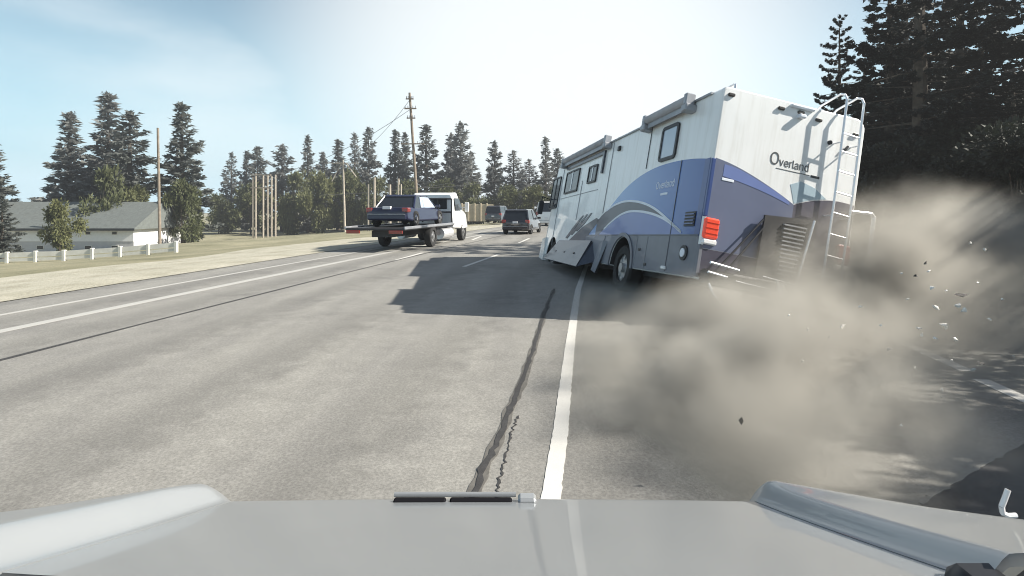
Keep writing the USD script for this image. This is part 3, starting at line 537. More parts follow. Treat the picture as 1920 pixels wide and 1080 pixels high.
for sx in (-1, 1):
    obj('side_window', trimesh.convex.convex_hull(np.array([(sx * x_, y_, z_) for x_, y_, z_ in ((1.175, 3.5, 1.6), (1.175, 4.62, 1.6), (1.06, 3.5, 2.2), (1.06, 4.3, 2.2), (1.1, 3.5, 1.6), (1.0, 4.3, 2.2))])), M['glass'], tt)
    obj('wing_mirror', [bevelbox(min(sx * 1.3, sx * 1.5), max(sx * 1.3, sx * 1.5), 4.6, 4.7, 1.5, 2.0, .02), bar((sx * 1.1, 4.6, 1.7), (sx * 1.4, 4.65, 1.75), .02)], M['car_white'], tt)
    obj('step_tank', bar((sx * .95, 1.5, .5), (sx * .95, 3.0, .5), .26, 16), M['alu'], tt)
    obj('front_wing', loft([cs(4.85, .2, .6, .75), cs(5.0, .24, .62, 1.05), cs(5.3, .25, .62, 1.12), cs(5.6, .24, .62, 1.0), cs(5.75, .2, .6, .75)]).apply_translation([sx * 1.0, -.45, 0]), M['car_white'], tt, smooth=40)
    wheel_parts(tt, sx * 1.07, 0, .46, .46, .28, sx, M['tyre'], M['rim']); wheel_parts(tt, sx * 1.07, 4.75, .46, .46, .28, sx, M['tyre'], M['rim'])
obj('windscreen', bevelbox(-.9, .9, 4.6, 4.7, 1.7, 2.2, .02), M['glass'], tt)
a = math.radians(tdeg); o = np.array([tx, ty]) + np.array([-math.sin(a), math.cos(a)]) * -2.2
carried = car('saloon_car', 'navy saloon car carried on the bed of the tow truck', M['car_navy'], (o[0], o[1], .93), tdeg, 4.9, 1.86, 1.34, 'sedan')
obj('side_glass', trimesh.convex.convex_hull(np.array([(.80, 1.6, .80), (.80, 3.4, .80), (.70, 1.75, 1.24), (.70, 2.75, 1.24), (.86, 1.6, .79), (.86, 3.4, .79), (.735, 1.75, 1.24), (.735, 2.75, 1.24)])), M['car_pale'], carried)

# ---------------------------------------------------------------- own car: bonnet, wings, wiper
X0, SI = -.05, .67
def zc_(d): return .937 + .387 * (1.4 - d) - .03 * (1.4 - d) * (d - .7)
def crest(d): return np.interp(d, [.6, .885, 1.0, 1.22, 1.4, 1.5], [.98, .90, .83, .765, .705, .675])
def hood_z(x, d):
    s = np.abs(x - X0 - .0); z = zc_(d)
    si = SI + .01 * (1.4 - d); c = crest(d)
    up = np.clip((s - si) / np.where(x > X0, .038, .085), 0, 1); up = up * up * (3 - 2 * up)
    hi = np.where(x > X0, .036, .052); z = z + hi * up + (.056 - hi) * np.clip((s - si - .02) / np.maximum(c - si - .02, .02), 0, 1)
    out = np.clip((s - (c - .025)), 0, None); z = z - 2.6 * out**2
    z = z - .006 * np.clip(1 - (s / si)**2, -1, 1) * -1
    z = z - 2.2 * np.clip(d - 1.36, 0, None)**1.6
    return z
ego = thing('own_car', 'silver car the view is taken from, its bonnet along the bottom', 'car')
def hood_grid(x0, x1, d0, d1, nx, nd, edge=None):
    xs, ds = np.linspace(x0, x1, nx), np.linspace(d0, d1, nd); Xg, Dg = np.meshgrid(xs, ds)
    if edge is not None: Dg = edge(Xg)[None, :][0] + (Dg - d0) / (d1 - d0) * (d1 - edge(Xg))
    Zg = hood_z(Xg, Dg); v = np.stack([Xg, Dg, Zg], -1).reshape(-1, 3); f = []
    for i in range(nd - 1):
        for j in range(nx - 1):
            a = i * nx + j; f += [[a, a + 1, a + nx + 1], [a, a + nx + 1, a + nx]]
    low = v.copy(); low[:, 2] -= .018; nv = len(v)
    f2 = [[c + nv, b + nv, a + nv] for a, b, c in f]
    rim = list(range(nx)) + [i * nx + nx - 1 for i in range(1, nd)] + [(nd - 1) * nx + j for j in range(nx - 2, -1, -1)] + [i * nx for i in range(nd - 2, 0, -1)]
    for a, b in zip(rim, rim[1:] + rim[:1]): f2 += [[a, a + nv, b + nv], [a, b + nv, b]]
    return trimesh.Trimesh(np.vstack([v, low]), f + f2, process=False)
rear_edge = lambda x: np.interp(x, [-1.1, -.66, -.3, .0, .25, .45, .58, .66, .8, 1.1], [.84, .735, .66, .64, .655, .69, .715, .71, .69, .66])
obj('bonnet', hood_grid(X0 - SI + .004, X0 + SI - .004, .64, 1.62, 60, 60, rear_edge), M['silver'], ego, smooth=40)
obj('front_wing', hood_grid(X0 - 1.06, X0 - SI - .002, .64, 1.62, 50, 60, rear_edge), M['silver'], ego, smooth=40)
obj('front_wing', hood_grid(X0 + SI + .002, X0 + 1.06, .64, 1.62, 50, 60, rear_edge), M['silver'], ego, smooth=40)
xs = np.linspace(-.30, .02, 20)
sl = []
for x0_, x1_, dz, mt in ((-.295, -.165, 0, 0), (-.155, .0, 0, 0)):
    sl.append(bevelbox(x0_, x1_, 1.315, 1.34, float(hood_z(0., 1.327)) - .02, float(hood_z(0., 1.327)) + .006, .004))
emb = obj('bonnet_slot', sl, M['slot'], ego); obj('slot_lip', [bar((-.30, 1.36, float(hood_z(0., 1.36)) + .012), (.01, 1.36, float(hood_z(0., 1.36)) + .012), .006)], M['silver'], emb)
obj('slot_end', bevelbox(.015, .06, 1.31, 1.345, float(hood_z(0., 1.32)) - .01, float(hood_z(0., 1.32)) + .012, .006), M['silver'], emb)
cr = [(x, d, float(hood_z(x, d)) + .0006) for x, d in zip(np.linspace(.31, .52, 12), np.linspace(1.03, .765, 12))]
def cowl_pt(x, k): d = float(rear_edge(x)) - .012 - k; return (x, d, float(hood_z(x, max(d, .62))) - .015 + .02 * min(k, .05) / .05)
xs = np.linspace(-1.0, 1.0, 50); rows = [[cowl_pt(x, k) for x in xs] for k in (0, .03, .08, .2, .3)]
v = np.array(rows).reshape(-1, 3); f = []
for i in range(4):
    for j in range(49):
        a = i * 50 + j; f += [[a, a + 50, a + 51], [a, a + 51, a + 1]]
obj('cowl_panel', trimesh.Trimesh(v, f, process=False), M['dark'], ego, smooth=True)
pv = (.625, .71, float(hood_z(.60, .76)) + .012)
wp = obj('wiper', [tube([(.30, .655, 1.222), (.44, .665, 1.218), (.54, .68, 1.213), pv], .009, 6), bevelbox(-.038, .038, -.03, .03, -.04, .022, .016).apply_translation(pv)], M['dark'], ego, smooth=40)
obj('blade', [bevelbox(.47, .545, .66, .672, 1.203, 1.218, .004), bar((.545, .672, 1.200), (.80, .72, 1.203), .006)], M['alu'], wp)
obj('washer_jet', tube([(.655, .745, 1.165), (.66, .75, 1.19), (.668, .757, 1.215)], .0035, 6), M['dark'], wp)

# ---------------------------------------------------------------- trees
def sprays(P, D, size, r, droop=.35, flat=.5):
    """triangles at points P roughly along directions D"""
    n = len(P); a = D + r.normal(0, .45, (n, 3)); a[:, 2] -= droop * r.random(n); a /= np.linalg.norm(a, axis=1)[:, None]
    b = np.cross(a, r.normal(0, 1, (n, 3)) * [1, 1, .6] + [0, 0, flat]); b /= np.linalg.norm(b, axis=1)[:, None] + 1e-9
    s = (size * (.6 + .8 * r.random(n)))[:, None]
    v = np.stack([P - b * s * .33, P + b * s * .33, P + a * s], 1)
    v[:, 2] += r.normal(0, .08, (n, 3)) * s
    return v.reshape(-1, 3)
def conifer_mesh(H, R, seed, tris, size, base=.12, gap=.25, power=.85):
    r = np.random.default_rng(seed); nb = int(H * 7.5); P, D, Wt = [], [], []
    limbs = []
    lobe = r.random(9)
    for k in range(nb):
        t = base + (1 - base) * (k + r.random()) / nb; a = k * 2.399 + r.normal(0, .4); z = t * H
        prof = (1 - t)**power * (1 - .35 * math.exp(-((t - base) / .08)))
        l = R * prof * (.55 + .6 * r.random()) * (.8 + .4 * lobe[int((a % 6.283) / 6.283 * 9)]) + .12
        if r.random() < gap * .5: l *= .45
        el = .25 * t - .30 * (1 - t) + r.normal(0, .08)
        d = np.array([math.cos(a) * math.cos(el), math.sin(a) * math.cos(el), math.sin(el)])
        m = max(3, int(l * l * 6 + l * 4)); u = r.random(m)**.6; p = np.array([0, 0, z]) + d * (l * u)[:, None]
        p[:, 2] += .12 * l * u**2.5 - .10 * l * np.sin(u * 3.1)
        side_ = np.cross(d, [0, 0, 1]); p += side_ * (r.normal(0, .16, m) * l * (1.1 - u))[:, None]; p[:, 2] -= .06 * l * r.random(m)
        P.append(p); D.append(np.tile(d, (m, 1)) + side_ * r.normal(0, .5, (m, 1))); Wt.append(np.full(m, 1.))
        if l > .5: limbs.append(bar((0, 0, z), tuple(np.array([0, 0, z]) + d * l * .8), .015 * H / 14 + .012 * l, 4, .006))
    P, D = np.vstack(P), np.vstack(D)
    rep = max(1, int(round(tris / len(P)))); P = np.repeat(P, rep, 0) + r.normal(0, size * .35, (len(P) * rep, 3)); D = np.repeat(D, rep, 0)
    pt = np.c_[r.normal(0, .05, (60, 2)), H * (1 - .05 * r.random(60))]; P = np.vstack([P, pt]); D = np.vstack([D, np.tile([0, 0, 1.2], (60, 1))])
    v = sprays(P, D, size, r)
    crown = trimesh.Trimesh(v, np.arange(len(v)).reshape(-1, 3), process=False)
    trunk = cat_([bar((0, 0, -1.0), (0, 0, H * .5), .02 * H * .9, 9, .012 * H), bar((0, 0, H * .5), (0, 0, H * .97), .012 * H, 8, .02)] + limbs)
    return crown, trunk
def leafy_mesh(H, R, seed, tris, size, low=.15):
    r = np.random.default_rng(seed); cl = []
    for k in range(16):
        a = r.random() * 6.283; q = r.random()**.6; h = low + (1 - low) * r.random(); rr = R * math.sqrt(max(.05, 1 - (2 * h - .9)**2)) * q
        cl.append((rr * math.cos(a), rr * math.sin(a), h * H * .9, (.22 + .25 * r.random()) * R))
    per = tris // len(cl); P, D = [], []
    for x, y, z, s in cl:
        d = r.normal(0, 1, (per, 3)); d /= np.linalg.norm(d, axis=1)[:, None]; q = r.random(per)**.45
        P.append(np.array([x, y, z]) + d * (s * q)[:, None] * [1, 1, .85]); D.append(d)
    v = sprays(np.vstack(P), np.vstack(D), size, r)
    crown = trimesh.Trimesh(v, np.arange(len(v)).reshape(-1, 3), process=False)
    br = [bar((0, 0, -.8), (0, 0, H * .45), .03 * H * .6, 8, .015 * H)] + [bar((0, 0, H * (.15 + .25 * r.random())), (x * .9, y * .9, z), .012 * H * .6, 5, .012) for x, y, z, s in cl]
    return crown, cat_(br)
protos = {}
def plant(kind, variant, builder, mat, label, cat, x, y, H, R, rz, group, hz=None):
    key = (kind, variant); z = float(terrain_z(np.array(x), np.array(y))) - .1 if hz is None else hz
    if key not in protos:
        (crown, trunk), H0, R0 = builder(variant)
        t = thing(kind, label, cat, (x, y, z), rz, (R / R0, R / R0, H / H0), group)
        obj('crown', crown, mat, t); obj('trunk', trunk, M['bark'], t); protos[key] = (t, H0, R0); return t
    src, H0, R0 = protos[key]
    return copy_of(src, label, (x, y, z), rz, (R / R0, R / R0, H / H0), group)
far_builder = lambda k: (conifer_mesh(16, 3.0, 100 + k, (5200, 7800, 5200, 6500, 7000, 4000, 8000, 5000)[k], (.40, .34, .42, .36, .34, .42, .36, .40)[k], (.06, .04, .12, .05, .08, .2, .05, .1)[k], (.3, .5, .9, .4, .7, 1.2, .3, .8)[k], (.75, .95, .6, 1.1, .85, .55, 1.0, .7)[k]), 16, 3.0)
near_builder = lambda k: (conifer_mesh(15, 3.6, 200 + k, 95000, .115, .03, .5, (.6, .75, .55)[k % 3]), 15, 3.6)
leaf_builder = lambda k: (leafy_mesh(6, 3.0, 300 + k, 4200, .34), 6, 3.0)
bush_builder = lambda k: (leafy_mesh(4, 2.6, 400 + k, 16000, .16, .05), 4, 2.6)
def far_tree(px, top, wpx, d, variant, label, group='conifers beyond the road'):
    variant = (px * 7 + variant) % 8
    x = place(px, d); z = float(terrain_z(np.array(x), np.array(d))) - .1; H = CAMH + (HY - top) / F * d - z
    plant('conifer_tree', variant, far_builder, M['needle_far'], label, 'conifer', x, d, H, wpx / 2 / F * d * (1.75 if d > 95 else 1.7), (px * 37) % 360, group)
FT = [(130, 214, 92, 74, 0, 'broad conifer, leftmost of the tall group above the left verge'), (203, 178, 104, 78, 1, 'tallest conifer of the group at left, pointed top'), (243, 212, 96, 72, 2, 'slender topped conifer between the tallest fir and the bare pole at left'),
      (341, 197, 84, 74, 3, 'lone full conifer just right of the bare pole at left'), (-22, 268, 70, 66, 4, 'conifer cut off by the left picture edge'), (4, 368, 44, 40, 0, 'small conifer in front of the house at the left picture edge'),
      (434, 288, 34, 125, 2, 'thin small conifer standing alone left of the timber frame'), (462, 285, 36, 130, 1, 'narrow conifer behind the left of the timber frame'), (483, 277, 48, 128, 0, 'dense conifer behind the right of the timber frame'),
      (529, 274, 50, 122, 3, 'conifer with wide base between timber frame and dark fir clump'), (577, 257, 46, 118, 4, 'dark dense conifer, left end of the central clump'), (605, 287, 34, 126, 2, 'short conifer in the dip of the central clump'),
      (634, 264, 54, 128, 0, 'broad conifer behind the braced pole'), (665, 252, 36, 122, 1, 'pointed conifer right of the braced pole'), (691, 241, 44, 118, 2, 'tall conifer, right end of the central clump'),
      (741, 246, 50, 112, 3, 'conifer just left of the tall leaning pole'), (760, 250, 40, 124, 4, 'conifer directly behind the tall leaning pole'), (799, 236, 66, 110, 0, 'full conifer just right of the tall leaning pole'),
      (845, 252, 34, 116, 2, 'sparse thin conifer behind the tow truck cab'), (863, 232, 50, 112, 1, 'tall conifer with twin tops above the tow truck cab'), (883, 285, 50, 118, 4, 'low conifer filling in right of the tow truck cab'),
      (927, 267, 36, 106, 1, 'slim conifer above the farthest black car'), (963, 284, 46, 102, 3, 'conifer above the dark hatchback'), (992, 300, 40, 108, 0, 'short conifer between hatchback and motorhome'),
      (1023, 259, 42, 100, 2, 'tall conifer just left of the motorhome front'), (1045, 280, 42, 108, 4, 'conifer half hidden by the motorhome front')]
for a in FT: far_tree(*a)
def leafy(px, top, wpx, d, variant, label, mat='olive', cat='tree', kind='leafy_tree', group='olive trees beyond the road'):
    x = place(px, d); z = float(terrain_z(np.array(x), np.array(d))) - .1; H = CAMH + (HY - top) / F * d - z
    plant(kind, variant, leaf_builder, M[mat], label, cat, x, d, H, wpx / 2 / F * d * 1.1, (px * 53) % 360, group)
for a in [(185, 300, 70, 66, 0, 'olive green tree in front of the tall conifers at left'), (112, 372, 60, 50, 1, 'dark scrubby tree right of the house'), (340, 340, 70, 68, 2, 'olive tree at the foot of the lone conifer'),
          (250, 345, 80, 70, 1, 'low olive tree left of the bare pole'), (545, 312, 62, 108, 0, 'olive tree left of the braced pole'), (598, 318, 62, 104, 1, 'olive tree just left behind the braced pole'), (655, 322, 70, 106, 2, 'olive tree right behind the braced pole'),
          (706, 325, 60, 104, 0, 'olive tree among the pale posts'), (760, 335, 70, 98, 1, 'low olive tree at the foot of the leaning pole'), (830, 338, 70, 98, 2, 'olive tree above the tow truck cab'), (893, 335, 60, 96, 0, 'yellowish olive tree over the tan wall'),
          (950, 345, 66, 94, 1, 'low olive tree above the black cars'), (1000, 350, 60, 92, 2, 'low olive tree behind the white van'), (1045, 345, 60, 90, 0, 'low olive tree beside the motorhome front'), (470, 345, 70, 110, 2, 'low olive tree at the timber frame'), (410, 362, 60, 110, 1, 'low shrub left of the timber frame')]: leafy(*a)
# dark wood at right
NT = [(1574, 30, 25., 0, 'spiky dark conifer nearest the motorhome roof ladder', 2.2), (1668, -120, 22.5, 1, 'tall dark conifer second from the motorhome ladder', 3.2), (1725, -260, 20., 2, 'very tall dark conifer in the middle of the right-hand wood', 4.2),
      (1800, -150, 23., 0, 'dark conifer left of the bright gap at upper right', 3.9), (1842, 60, 19., 1, 'shorter dark conifer below the bright gap at upper right', 3.2), (1960, -260, 18., 2, 'dark conifer cut off by the right picture edge', 3.4),
      (1900, 150, 16.5, 0, 'low dark conifer at the right picture edge', 3.2), (1620, 110, 30., 1, 'dark conifer behind the spiky one, beside the motorhome', 3.6), (1700, -20, 33., 2, 'dark conifer deep in the wood, behind the tallest', 4.4), (1780, 80, 34., 0, 'dark conifer deep in the wood left of the gap', 4.4),
      (1850, 120, 36., 1, 'dark conifer deep in the wood below the gap', 4.4), (1930, 90, 32., 2, 'dark conifer deep in the wood by the right edge', 4.2), (1680, 120, 24., 0, 'mid-sized dark conifer filling the wood beside the dust', 3.4), (1760, 140, 26., 1, 'mid-sized dark conifer in the middle of the wood', 3.4), (1590, 200, 38., 2, 'distant dark conifer seen beside the motorhome edge', 3.6)]
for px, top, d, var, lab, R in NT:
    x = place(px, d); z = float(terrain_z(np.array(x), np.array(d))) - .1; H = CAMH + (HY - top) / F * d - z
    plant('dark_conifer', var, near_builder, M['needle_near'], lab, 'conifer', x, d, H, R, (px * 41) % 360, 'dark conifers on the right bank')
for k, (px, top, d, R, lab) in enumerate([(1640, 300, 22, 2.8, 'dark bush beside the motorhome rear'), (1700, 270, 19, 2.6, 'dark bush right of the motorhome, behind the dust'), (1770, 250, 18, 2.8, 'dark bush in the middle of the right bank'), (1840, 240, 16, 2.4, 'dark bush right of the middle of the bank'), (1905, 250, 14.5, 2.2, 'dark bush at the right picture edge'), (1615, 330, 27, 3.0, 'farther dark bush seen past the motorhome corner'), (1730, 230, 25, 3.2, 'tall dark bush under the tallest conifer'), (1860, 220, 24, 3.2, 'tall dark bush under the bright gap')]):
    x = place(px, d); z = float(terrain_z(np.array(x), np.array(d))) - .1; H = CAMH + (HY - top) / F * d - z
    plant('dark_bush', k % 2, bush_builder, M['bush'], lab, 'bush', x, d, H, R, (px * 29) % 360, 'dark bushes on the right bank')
# unseen bushes added right of the view to shade the road and the dust
for k, (x, y, H) in enumerate([(9.0, 1.3, 4.4), (8.8, 2.5, 4.7), (9.2, 3.7, 4.4), (11.2, 6.9, 4.0), (11.8, 8.8, 4.2)]):
    plant('dark_bush', k % 2, bush_builder, M['bush'], 'dark bush of the belt beyond the right picture edge', 'bush', x, y, H, 1.9, 77 * k, 'bushes outside the view')

# ---------------------------------------------------------------- poles, frames, wires
def pole(name, label, top, bot_px, d, r, mat, arms=(), group=None, extra=None):
    x0, x1 = place(bot_px, d), place(top[0], d); z0 = float(terrain_z(np.array(x0), np.array(d))) - .3; z1 = CAMH + (HY - top[1]) / F * d
    t = thing(name, label, 'pole', (x0, d, z0), 0, group=group); h = z1 - z0; dx = x1 - x0
    obj('shaft', bar((0, 0, 0), (dx, 0, h), r * 1.15, 10, r * .8), mat, t, smooth=40)
    for py, half, tilt in arms:
        z = CAMH + (HY - py) / F * d - z0; xx = dx * z / h
        a = obj('crossarm', box(xx - half, xx + half, -.07 - r, .05 - r, z - .07, z + .07), mat, t)
        for q in (-.85, -.4, .4, .85): obj('insulator', bar((xx + q * half, -r, z + .07), (xx + q * half, -r, z + .32), .05, 8), M['steel'], a)
    for p, q, rr in (extra or ()):
        c = lambda u: (place(u[0], d) - x0, 0.05, CAMH + (HY - u[1]) / F * d - z0)
        obj('brace', bar(c(p), c(q), rr, 6), mat, t)
    return t
pole('utility_pole', 'tall leaning utility pole with crossarms rising above the tree row', (768, 174), 786, 62, .17, M['wood'], [(186, .45, 0), (204, .7, 0), (222, .5, 0), (270, 1.4, 0)])
pole('utility_pole', 'bare grey pole between the conifers at left', (296, 240), 300, 60, .15, M['wood'])
pole('utility_pole', 'braced wooden pole with two long sloping struts', (643, 300), 647, 88, .17, M['wood_pale'], [(306, 2.6, 0)], extra=[((641, 305), (622, 340), .09), ((648, 305), (668, 332), .09)])
t = thing('timber_frame', 'pale timber frame of upright posts above the road at left of centre', 'frame', (place(490, 85), 85, float(terrain_z(np.array(place(490, 85)), np.array(85.))) - .3))
zt0 = float(terrain_z(np.array(place(490, 85)), np.array(85.))) - .3
for px, py in ((471, 332), (476, 325), (487, 326), (489, 326), (504, 326), (506, 330)):
    obj('post', bar((place(px, 85) - place(490, 85), (px % 5) * .6, 0), (place(px, 85) - place(490, 85), (px % 5) * .6, CAMH + (HY - py) / F * 85 - zt0), .14, 8), M['wood_pale'], t)
for py in (328, 352): obj('beam', box(place(470, 85) - place(490, 85), place(508, 85) - place(490, 85), -.1, .1, CAMH + (HY - py) / F * 85 - zt0 - .1, CAMH + (HY - py) / F * 85 - zt0 + .1), M['wood_pale'], t)
for px, py, rr, lab in ((691, 345, .16, 'short pale post, left of the post pair by the olive trees'), (702, 333, .2, 'taller pale post beside the short one by the olive trees'), (731, 346, .24, 'thick pale post between the post pair and the leaning pole'), (747, 335, .18, 'pale post just left of the leaning pole'), (752, 345, .15, 'short pale post touching the leaning pole')):
    pole('pale_post', lab, (px, py), px, 78, rr, M['wood_pale'])
pole('pale_post', 'pale post with sloping strut right of the tow truck cab', (858, 384), 858, 60, .14, M['wood_pale'])
def wire(a, b, sag, lab):
    p, q = np.array(a, float), np.array(b, float); pts = [p + (q - p) * t - [0, 0, sag * 4 * t * (1 - t)] for t in np.linspace(0, 1, 12)]
    obj('overhead_wire', tube(pts, .03, 4), M['wire'], label=lab, cat='wire')
P3 = lambda px, py, d: (place(px, d), d, CAMH + (HY - py) / F * d)
wire(P3(768, 188, 62), P3(643, 303, 88), 1.2, 'wire from the leaning pole down to the braced pole')
wire(P3(600, 366, 80), P3(850, 343, 80), .3, 'wire sagging behind the pale posts and the leaning pole')
wire(P3(785, 352, 62), P3(1080, 300, 62), .8, 'wire running right from the leaning pole behind the motorhome')
wire(P3(768, 206, 62), P3(470, 330, 85), 1.8, 'long wire from the leaning pole to the timber frame')

# ---------------------------------------------------------------- house, fence, tan wall
hd = 62.; hx0, hx1 = place(-90, hd), place(250, hd); hz = float(terrain_z(np.array(place(50, hd)), np.array(hd))) - .25
house = thing('house', 'white house with a grey-green roof below the road at far left', 'house', (hx0, hd, hz))
wd, dp = hx1 - hx0, 9.; e = CAMH - (428 - HY) / F * hd - hz; rg = CAMH - (397 - HY) / F * hd - hz; fl = e * .52
obj('wall', box(0, wd, 0, dp, fl, e), M['wall_white'], house); obj('base_wall', box(.0, wd, .05, dp, 0, fl - .004), M['wall_grey'], house)
obj('roof', trimesh.convex.convex_hull(np.array([(-.6, -.7, e), (wd + .6, -.7, e), (-.6, dp + .7, e), (wd + .6, dp + .7, e), (-.6, -.7, e - .12), (wd + .6, -.7, e - .12), (-.6, dp + .7, e - .12), (wd + .6, dp + .7, e - .12), (-.6, dp / 2, rg + 1.2), (wd + .6, dp / 2, rg + 1.2)])), M['shingle'], house)
obj('gutter', box(-.62, wd + .62, -.76, -.7, e - .26, e + .02), M['dark'], house)
for px in (-50, 34, 75, 120, 165, 215):
    x = place(px, hd) - hx0; w_ = obj('window', box(x - .32, x + .32, -.03, .0, fl + .75, e - .35), M['rail_white'], house); obj('pane', box(x - .26, x + .26, -.045, -.03, fl + .82, e - .42), M['glass'], w_)
    w_ = obj('window', box(x - .4, x + .4, .0, .05, .7, fl - .45), M['rail_white'], house); obj('pane', box(x - .34, x + .34, -.015, .0, .77, fl - .52), M['glass'], w_)
fn = thing('fence', 'low pale fence along the edge of the verge before the house', 'fence', (0, 0, 0))
fp = [(x, 31. + (x + 35.) * .05) for x in np.linspace(-36, -20, 11)]
for i, (x, y) in enumerate(fp):
    z = float(terrain_z(np.array(x), np.array(y))); obj('post', bevelbox(x - .09, x + .09, y - .09, y + .09, z - .2, z + .64, .02), M['rail_white'], fn)
    if i:
        xa, ya = fp[i - 1]; za = float(terrain_z(np.array(xa), np.array(ya)))
        for h0, h1 in ((.06, .24), (.30, .58)): obj('rail', trimesh.convex.convex_hull(np.array([(xa, ya + o_, za + h) for o_ in (-.03, .03) for h in (h0, h1)] + [(x, y + o_, z + h) for o_ in (-.03, .03) for h in (h0, h1)])), M['rail_white'], fn)
wl = thing('boundary_wall', 'tan panelled wall beside the road beyond the tow truck', 'wall', (place(866, 84), 84., 0.))
for k in range(5):
    w_ = (place(925, 84) - place(866, 84)) / 5; obj('panel', bevelbox(k * w_ + .02, (k + 1) * w_ - .02, 0, .16, -.4, 2.3, .02), M['tan'], wl); obj('pier', bevelbox(k * w_ - .14, k * w_ + .14, -.08, .26, -.4, 2.45, .03), M['tan'], wl)

# ---------------------------------------------------------------- flying debris, trim
def shard(r, s, seed):
    g = np.random.default_rng(seed); return trimesh.convex.convex_hull(g.normal(0, 1, (9, 3)) * np.array(s) * r)
DB = [(1702, 560, 6), (1835, 530, 6), (1858, 600, 7), (1612, 575, 5), (1665, 655, 6), (1880, 560, 5), (1716, 690, 6), (1600, 690, 5), (1425, 700, 5), (1340, 655, 5), (1480, 590, 6), (1776, 545, 5), (1742, 508, 7), (1745, 540, 7), (1758, 577, 10), (1796, 573, 9), (1810, 580, 11), (1772, 610, 12), (1722, 617, 7), (1728, 628, 8), (1752, 633, 6), (1791, 636, 9), (1580, 612, 8), (1506, 677, 6), (1554, 632, 5), (1651, 610, 4), (1820, 455, 5), (1785, 675, 5), (1825, 693, 7), (1766, 729, 9), (1690, 798, 6), (1547, 753, 5), (1900, 667, 6), (1512, 618, 9), (1457, 645, 7), (1846, 468, 5), (1537, 885, 4), (1690, 512, 5), (1765, 745, 4), (1638, 700, 4)]
for k, (px, py, s) in enumerate(DB):
    d = 4.3 + 1.0 * ((k * 7) % 5) / 5; d = min(d, .93 * CAMH * F / (py - HY)) if py > HY + 100 else d
    t = obj('debris_chip', shard(s / 2 / F * d * .75, (1, .5, .8), k).apply_translation([place(px, d), d, CAMH - (py - HY) / F * d]), M['chip'], label='small pale chip of debris flying through the dust', cat='debris', group='pale debris chips in the dust')
for px, py, s, lab in ((1390, 789, 13, 'round black lump of debris flying in front of the pale dust'), (1806, 552, 20, 'largest dark shred of debris flying in the dust right of the motorhome'), (1716, 517, 7, 'tiny dark speck of debris beside the pale chips'), (1842, 680, 16, 'dark curled strip flying above the broken edge line'), (1735, 494, 10, 'dark blurred flake of debris above the pale chips')):
    d = 3.2 if py > 700 else 4.8
    obj('debris_lump', shard(s / 2 / F * d * .6, (1, .7, .8) if s < 16 else (1.3, .5, .5), px).apply_translation([place(px, d), d, CAMH - (py - HY) / F * d]), M['chip_dark'], label=lab, cat='debris')
hk = [(1890, 938), (1884, 955), (1878, 970), (1880, 982), (1890, 987), (1905, 986)]
hp = [np.array([place(a, 2.35), 2.35, CAMH - (b - 20 - HY) / F * 2.35]) for a, b in hk]; lowest = min(p[2] for p in hp)
obj('trim_hook', tube(hp, .011, 8), M['clear'], label='bent white trim hook flying low beside the right wing', cat='debris', smooth=40)

# ---------------------------------------------------------------- haze
M['haze'] = usdkit.material(stage, L + 'haze', {'v': ('principled_volume', {'color': (.93, .95, 1.), 'density': .0008, 'anisotropy': .3})}, [], volume='v.volume')
obj('haze', box(-700, 700, -130, 2600, -30, 45), M['haze'], kind='stuff')

# ---------------------------------------------------------------- dust cloud
BL = [  # centre, radii, weight
    ((4.4, 7.0, .5), (2.0, 1.2, 1.3), 2.2), ((5.7, 7.8, .95), (1.7, 1.5, 1.3), 1.6), ((7.0, 8.2, .95), (1.8, 1.6, 1.3), 1.0), ((8.6, 9.3, .8), (2.0, 2.0, 1.2), .7),
    ((2.7, 6.2, .25), (1.8, 1.5, .85), 2.3), ((1.5, 5.5, .12), (1.2, 1.7, .65), 2.1), ((1.7, 4.2, .1), (1.5, 1.4, .65), 2.6), ((2.7, 4.8, .3), (1.4, 1.4, .8), 1.5), ((2.1, 3.3, .1), (1.4, .9, .6), 1.7),
    ((5.2, 6.0, .4), (2.0, 1.4, 1.0), .5), ((2.0, 8.6, .05), (1.6, 1.8, .5), 1.5), ((7.4, 7.0, .7), (1.8, 1.6, 1.2), .6), ((4.8, 4.6, .2), (1.8, 1.2, .8), .3)]
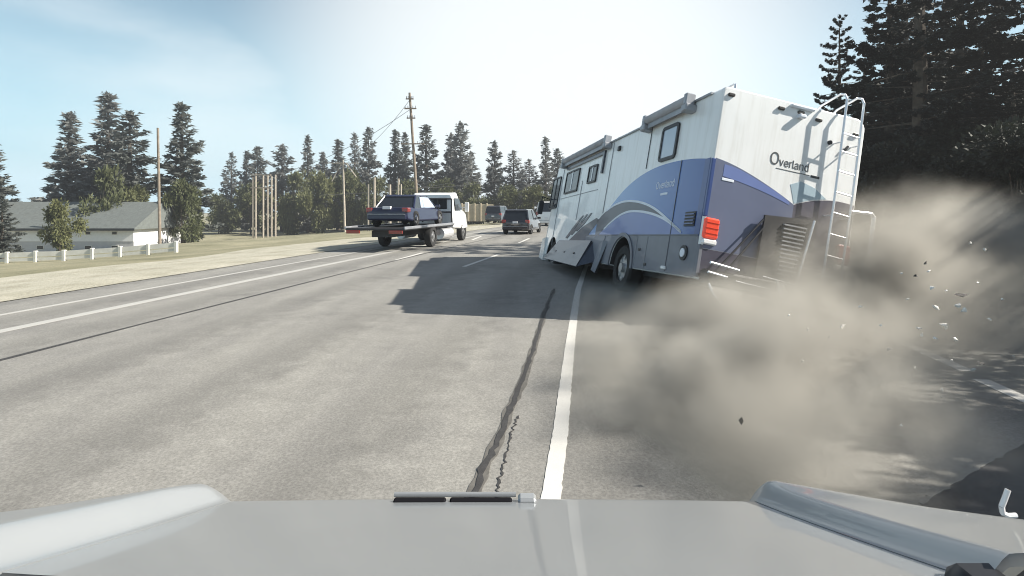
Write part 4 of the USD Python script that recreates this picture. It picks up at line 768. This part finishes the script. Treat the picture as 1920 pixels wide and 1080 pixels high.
nodes = {'g': ('geometry', {}), 'w': ('noise_texture', {'scale': .7, 'detail': 3, 'roughness': .6}), 'wo': ('vector_math', {'math_type': 'subtract', 'vector2': (.5, .5, .5)}), 'ws': ('vector_math', {'math_type': 'scale', 'scale': 1.1}), 'P': ('vector_math', {'math_type': 'add'}),
         'n': ('noise_texture', {'scale': 1.05, 'detail': 6, 'roughness': .6}), 'nr': ('map_range', {'from_min': .40, 'from_max': .62, 'to_min': .03, 'to_max': 1.9, 'clamp': True}), 'v': ('principled_volume', {'color': (.86, .825, .74), 'anisotropy': .25})}
links = [('g.position', 'w.vector'), ('w.color', 'wo.vector1'), ('wo.vector', 'ws.vector1'), ('ws.vector', 'P.vector1'), ('g.position', 'P.vector2'), ('g.position', 'n.vector'), ('n.fac', 'nr.value')]
last = None
for k, (c, r, w_) in enumerate(BL):
    nodes[f's{k}'] = ('vector_math', {'math_type': 'subtract', 'vector2': c}); nodes[f'd{k}'] = ('vector_math', {'math_type': 'divide', 'vector2': r}); nodes[f'l{k}'] = ('vector_math', {'math_type': 'length'})
    nodes[f'm{k}'] = ('map_range', {'range_type': 'smoothstep', 'from_min': 1., 'from_max': .15, 'to_min': 0., 'to_max': w_, 'clamp': True})
    links += [('P.vector', f's{k}.vector1'), (f's{k}.vector', f'd{k}.vector1'), (f'd{k}.vector', f'l{k}.vector1'), (f'l{k}.value', f'm{k}.value')]
    if last: nodes[f'a{k}'] = ('math', {'math_type': 'add'}); links += [(last, f'a{k}.value1'), (f'm{k}.result', f'a{k}.value2')]; last = f'a{k}.value'
    else: last = f'm{k}.result'
nodes['mu'] = ('math', {'math_type': 'multiply'}); nodes['de'] = ('math', {'math_type': 'multiply', 'value2': .75})
links += [(last, 'mu.value1'), ('nr.result', 'mu.value2'), ('mu.value', 'de.value1'), ('de.value', 'v.density')]
M['dust'] = usdkit.material(stage, L + 'dust', nodes, links, volume='v.volume')
hull = trimesh.convex.convex_hull(np.vstack([np.array(c) + trimesh.creation.icosphere(1, 1.).vertices * np.array(r) * 1.12 for c, r, _ in BL]))
hv = hull.vertices.copy(); hv[:, 2] = np.maximum(hv[:, 2], .02); hull = trimesh.convex.convex_hull(hv)
obj('dust_cloud', hull, M['dust'], label='billowing beige dust cloud kicked up behind the motorhome', cat='dust cloud', kind='stuff')
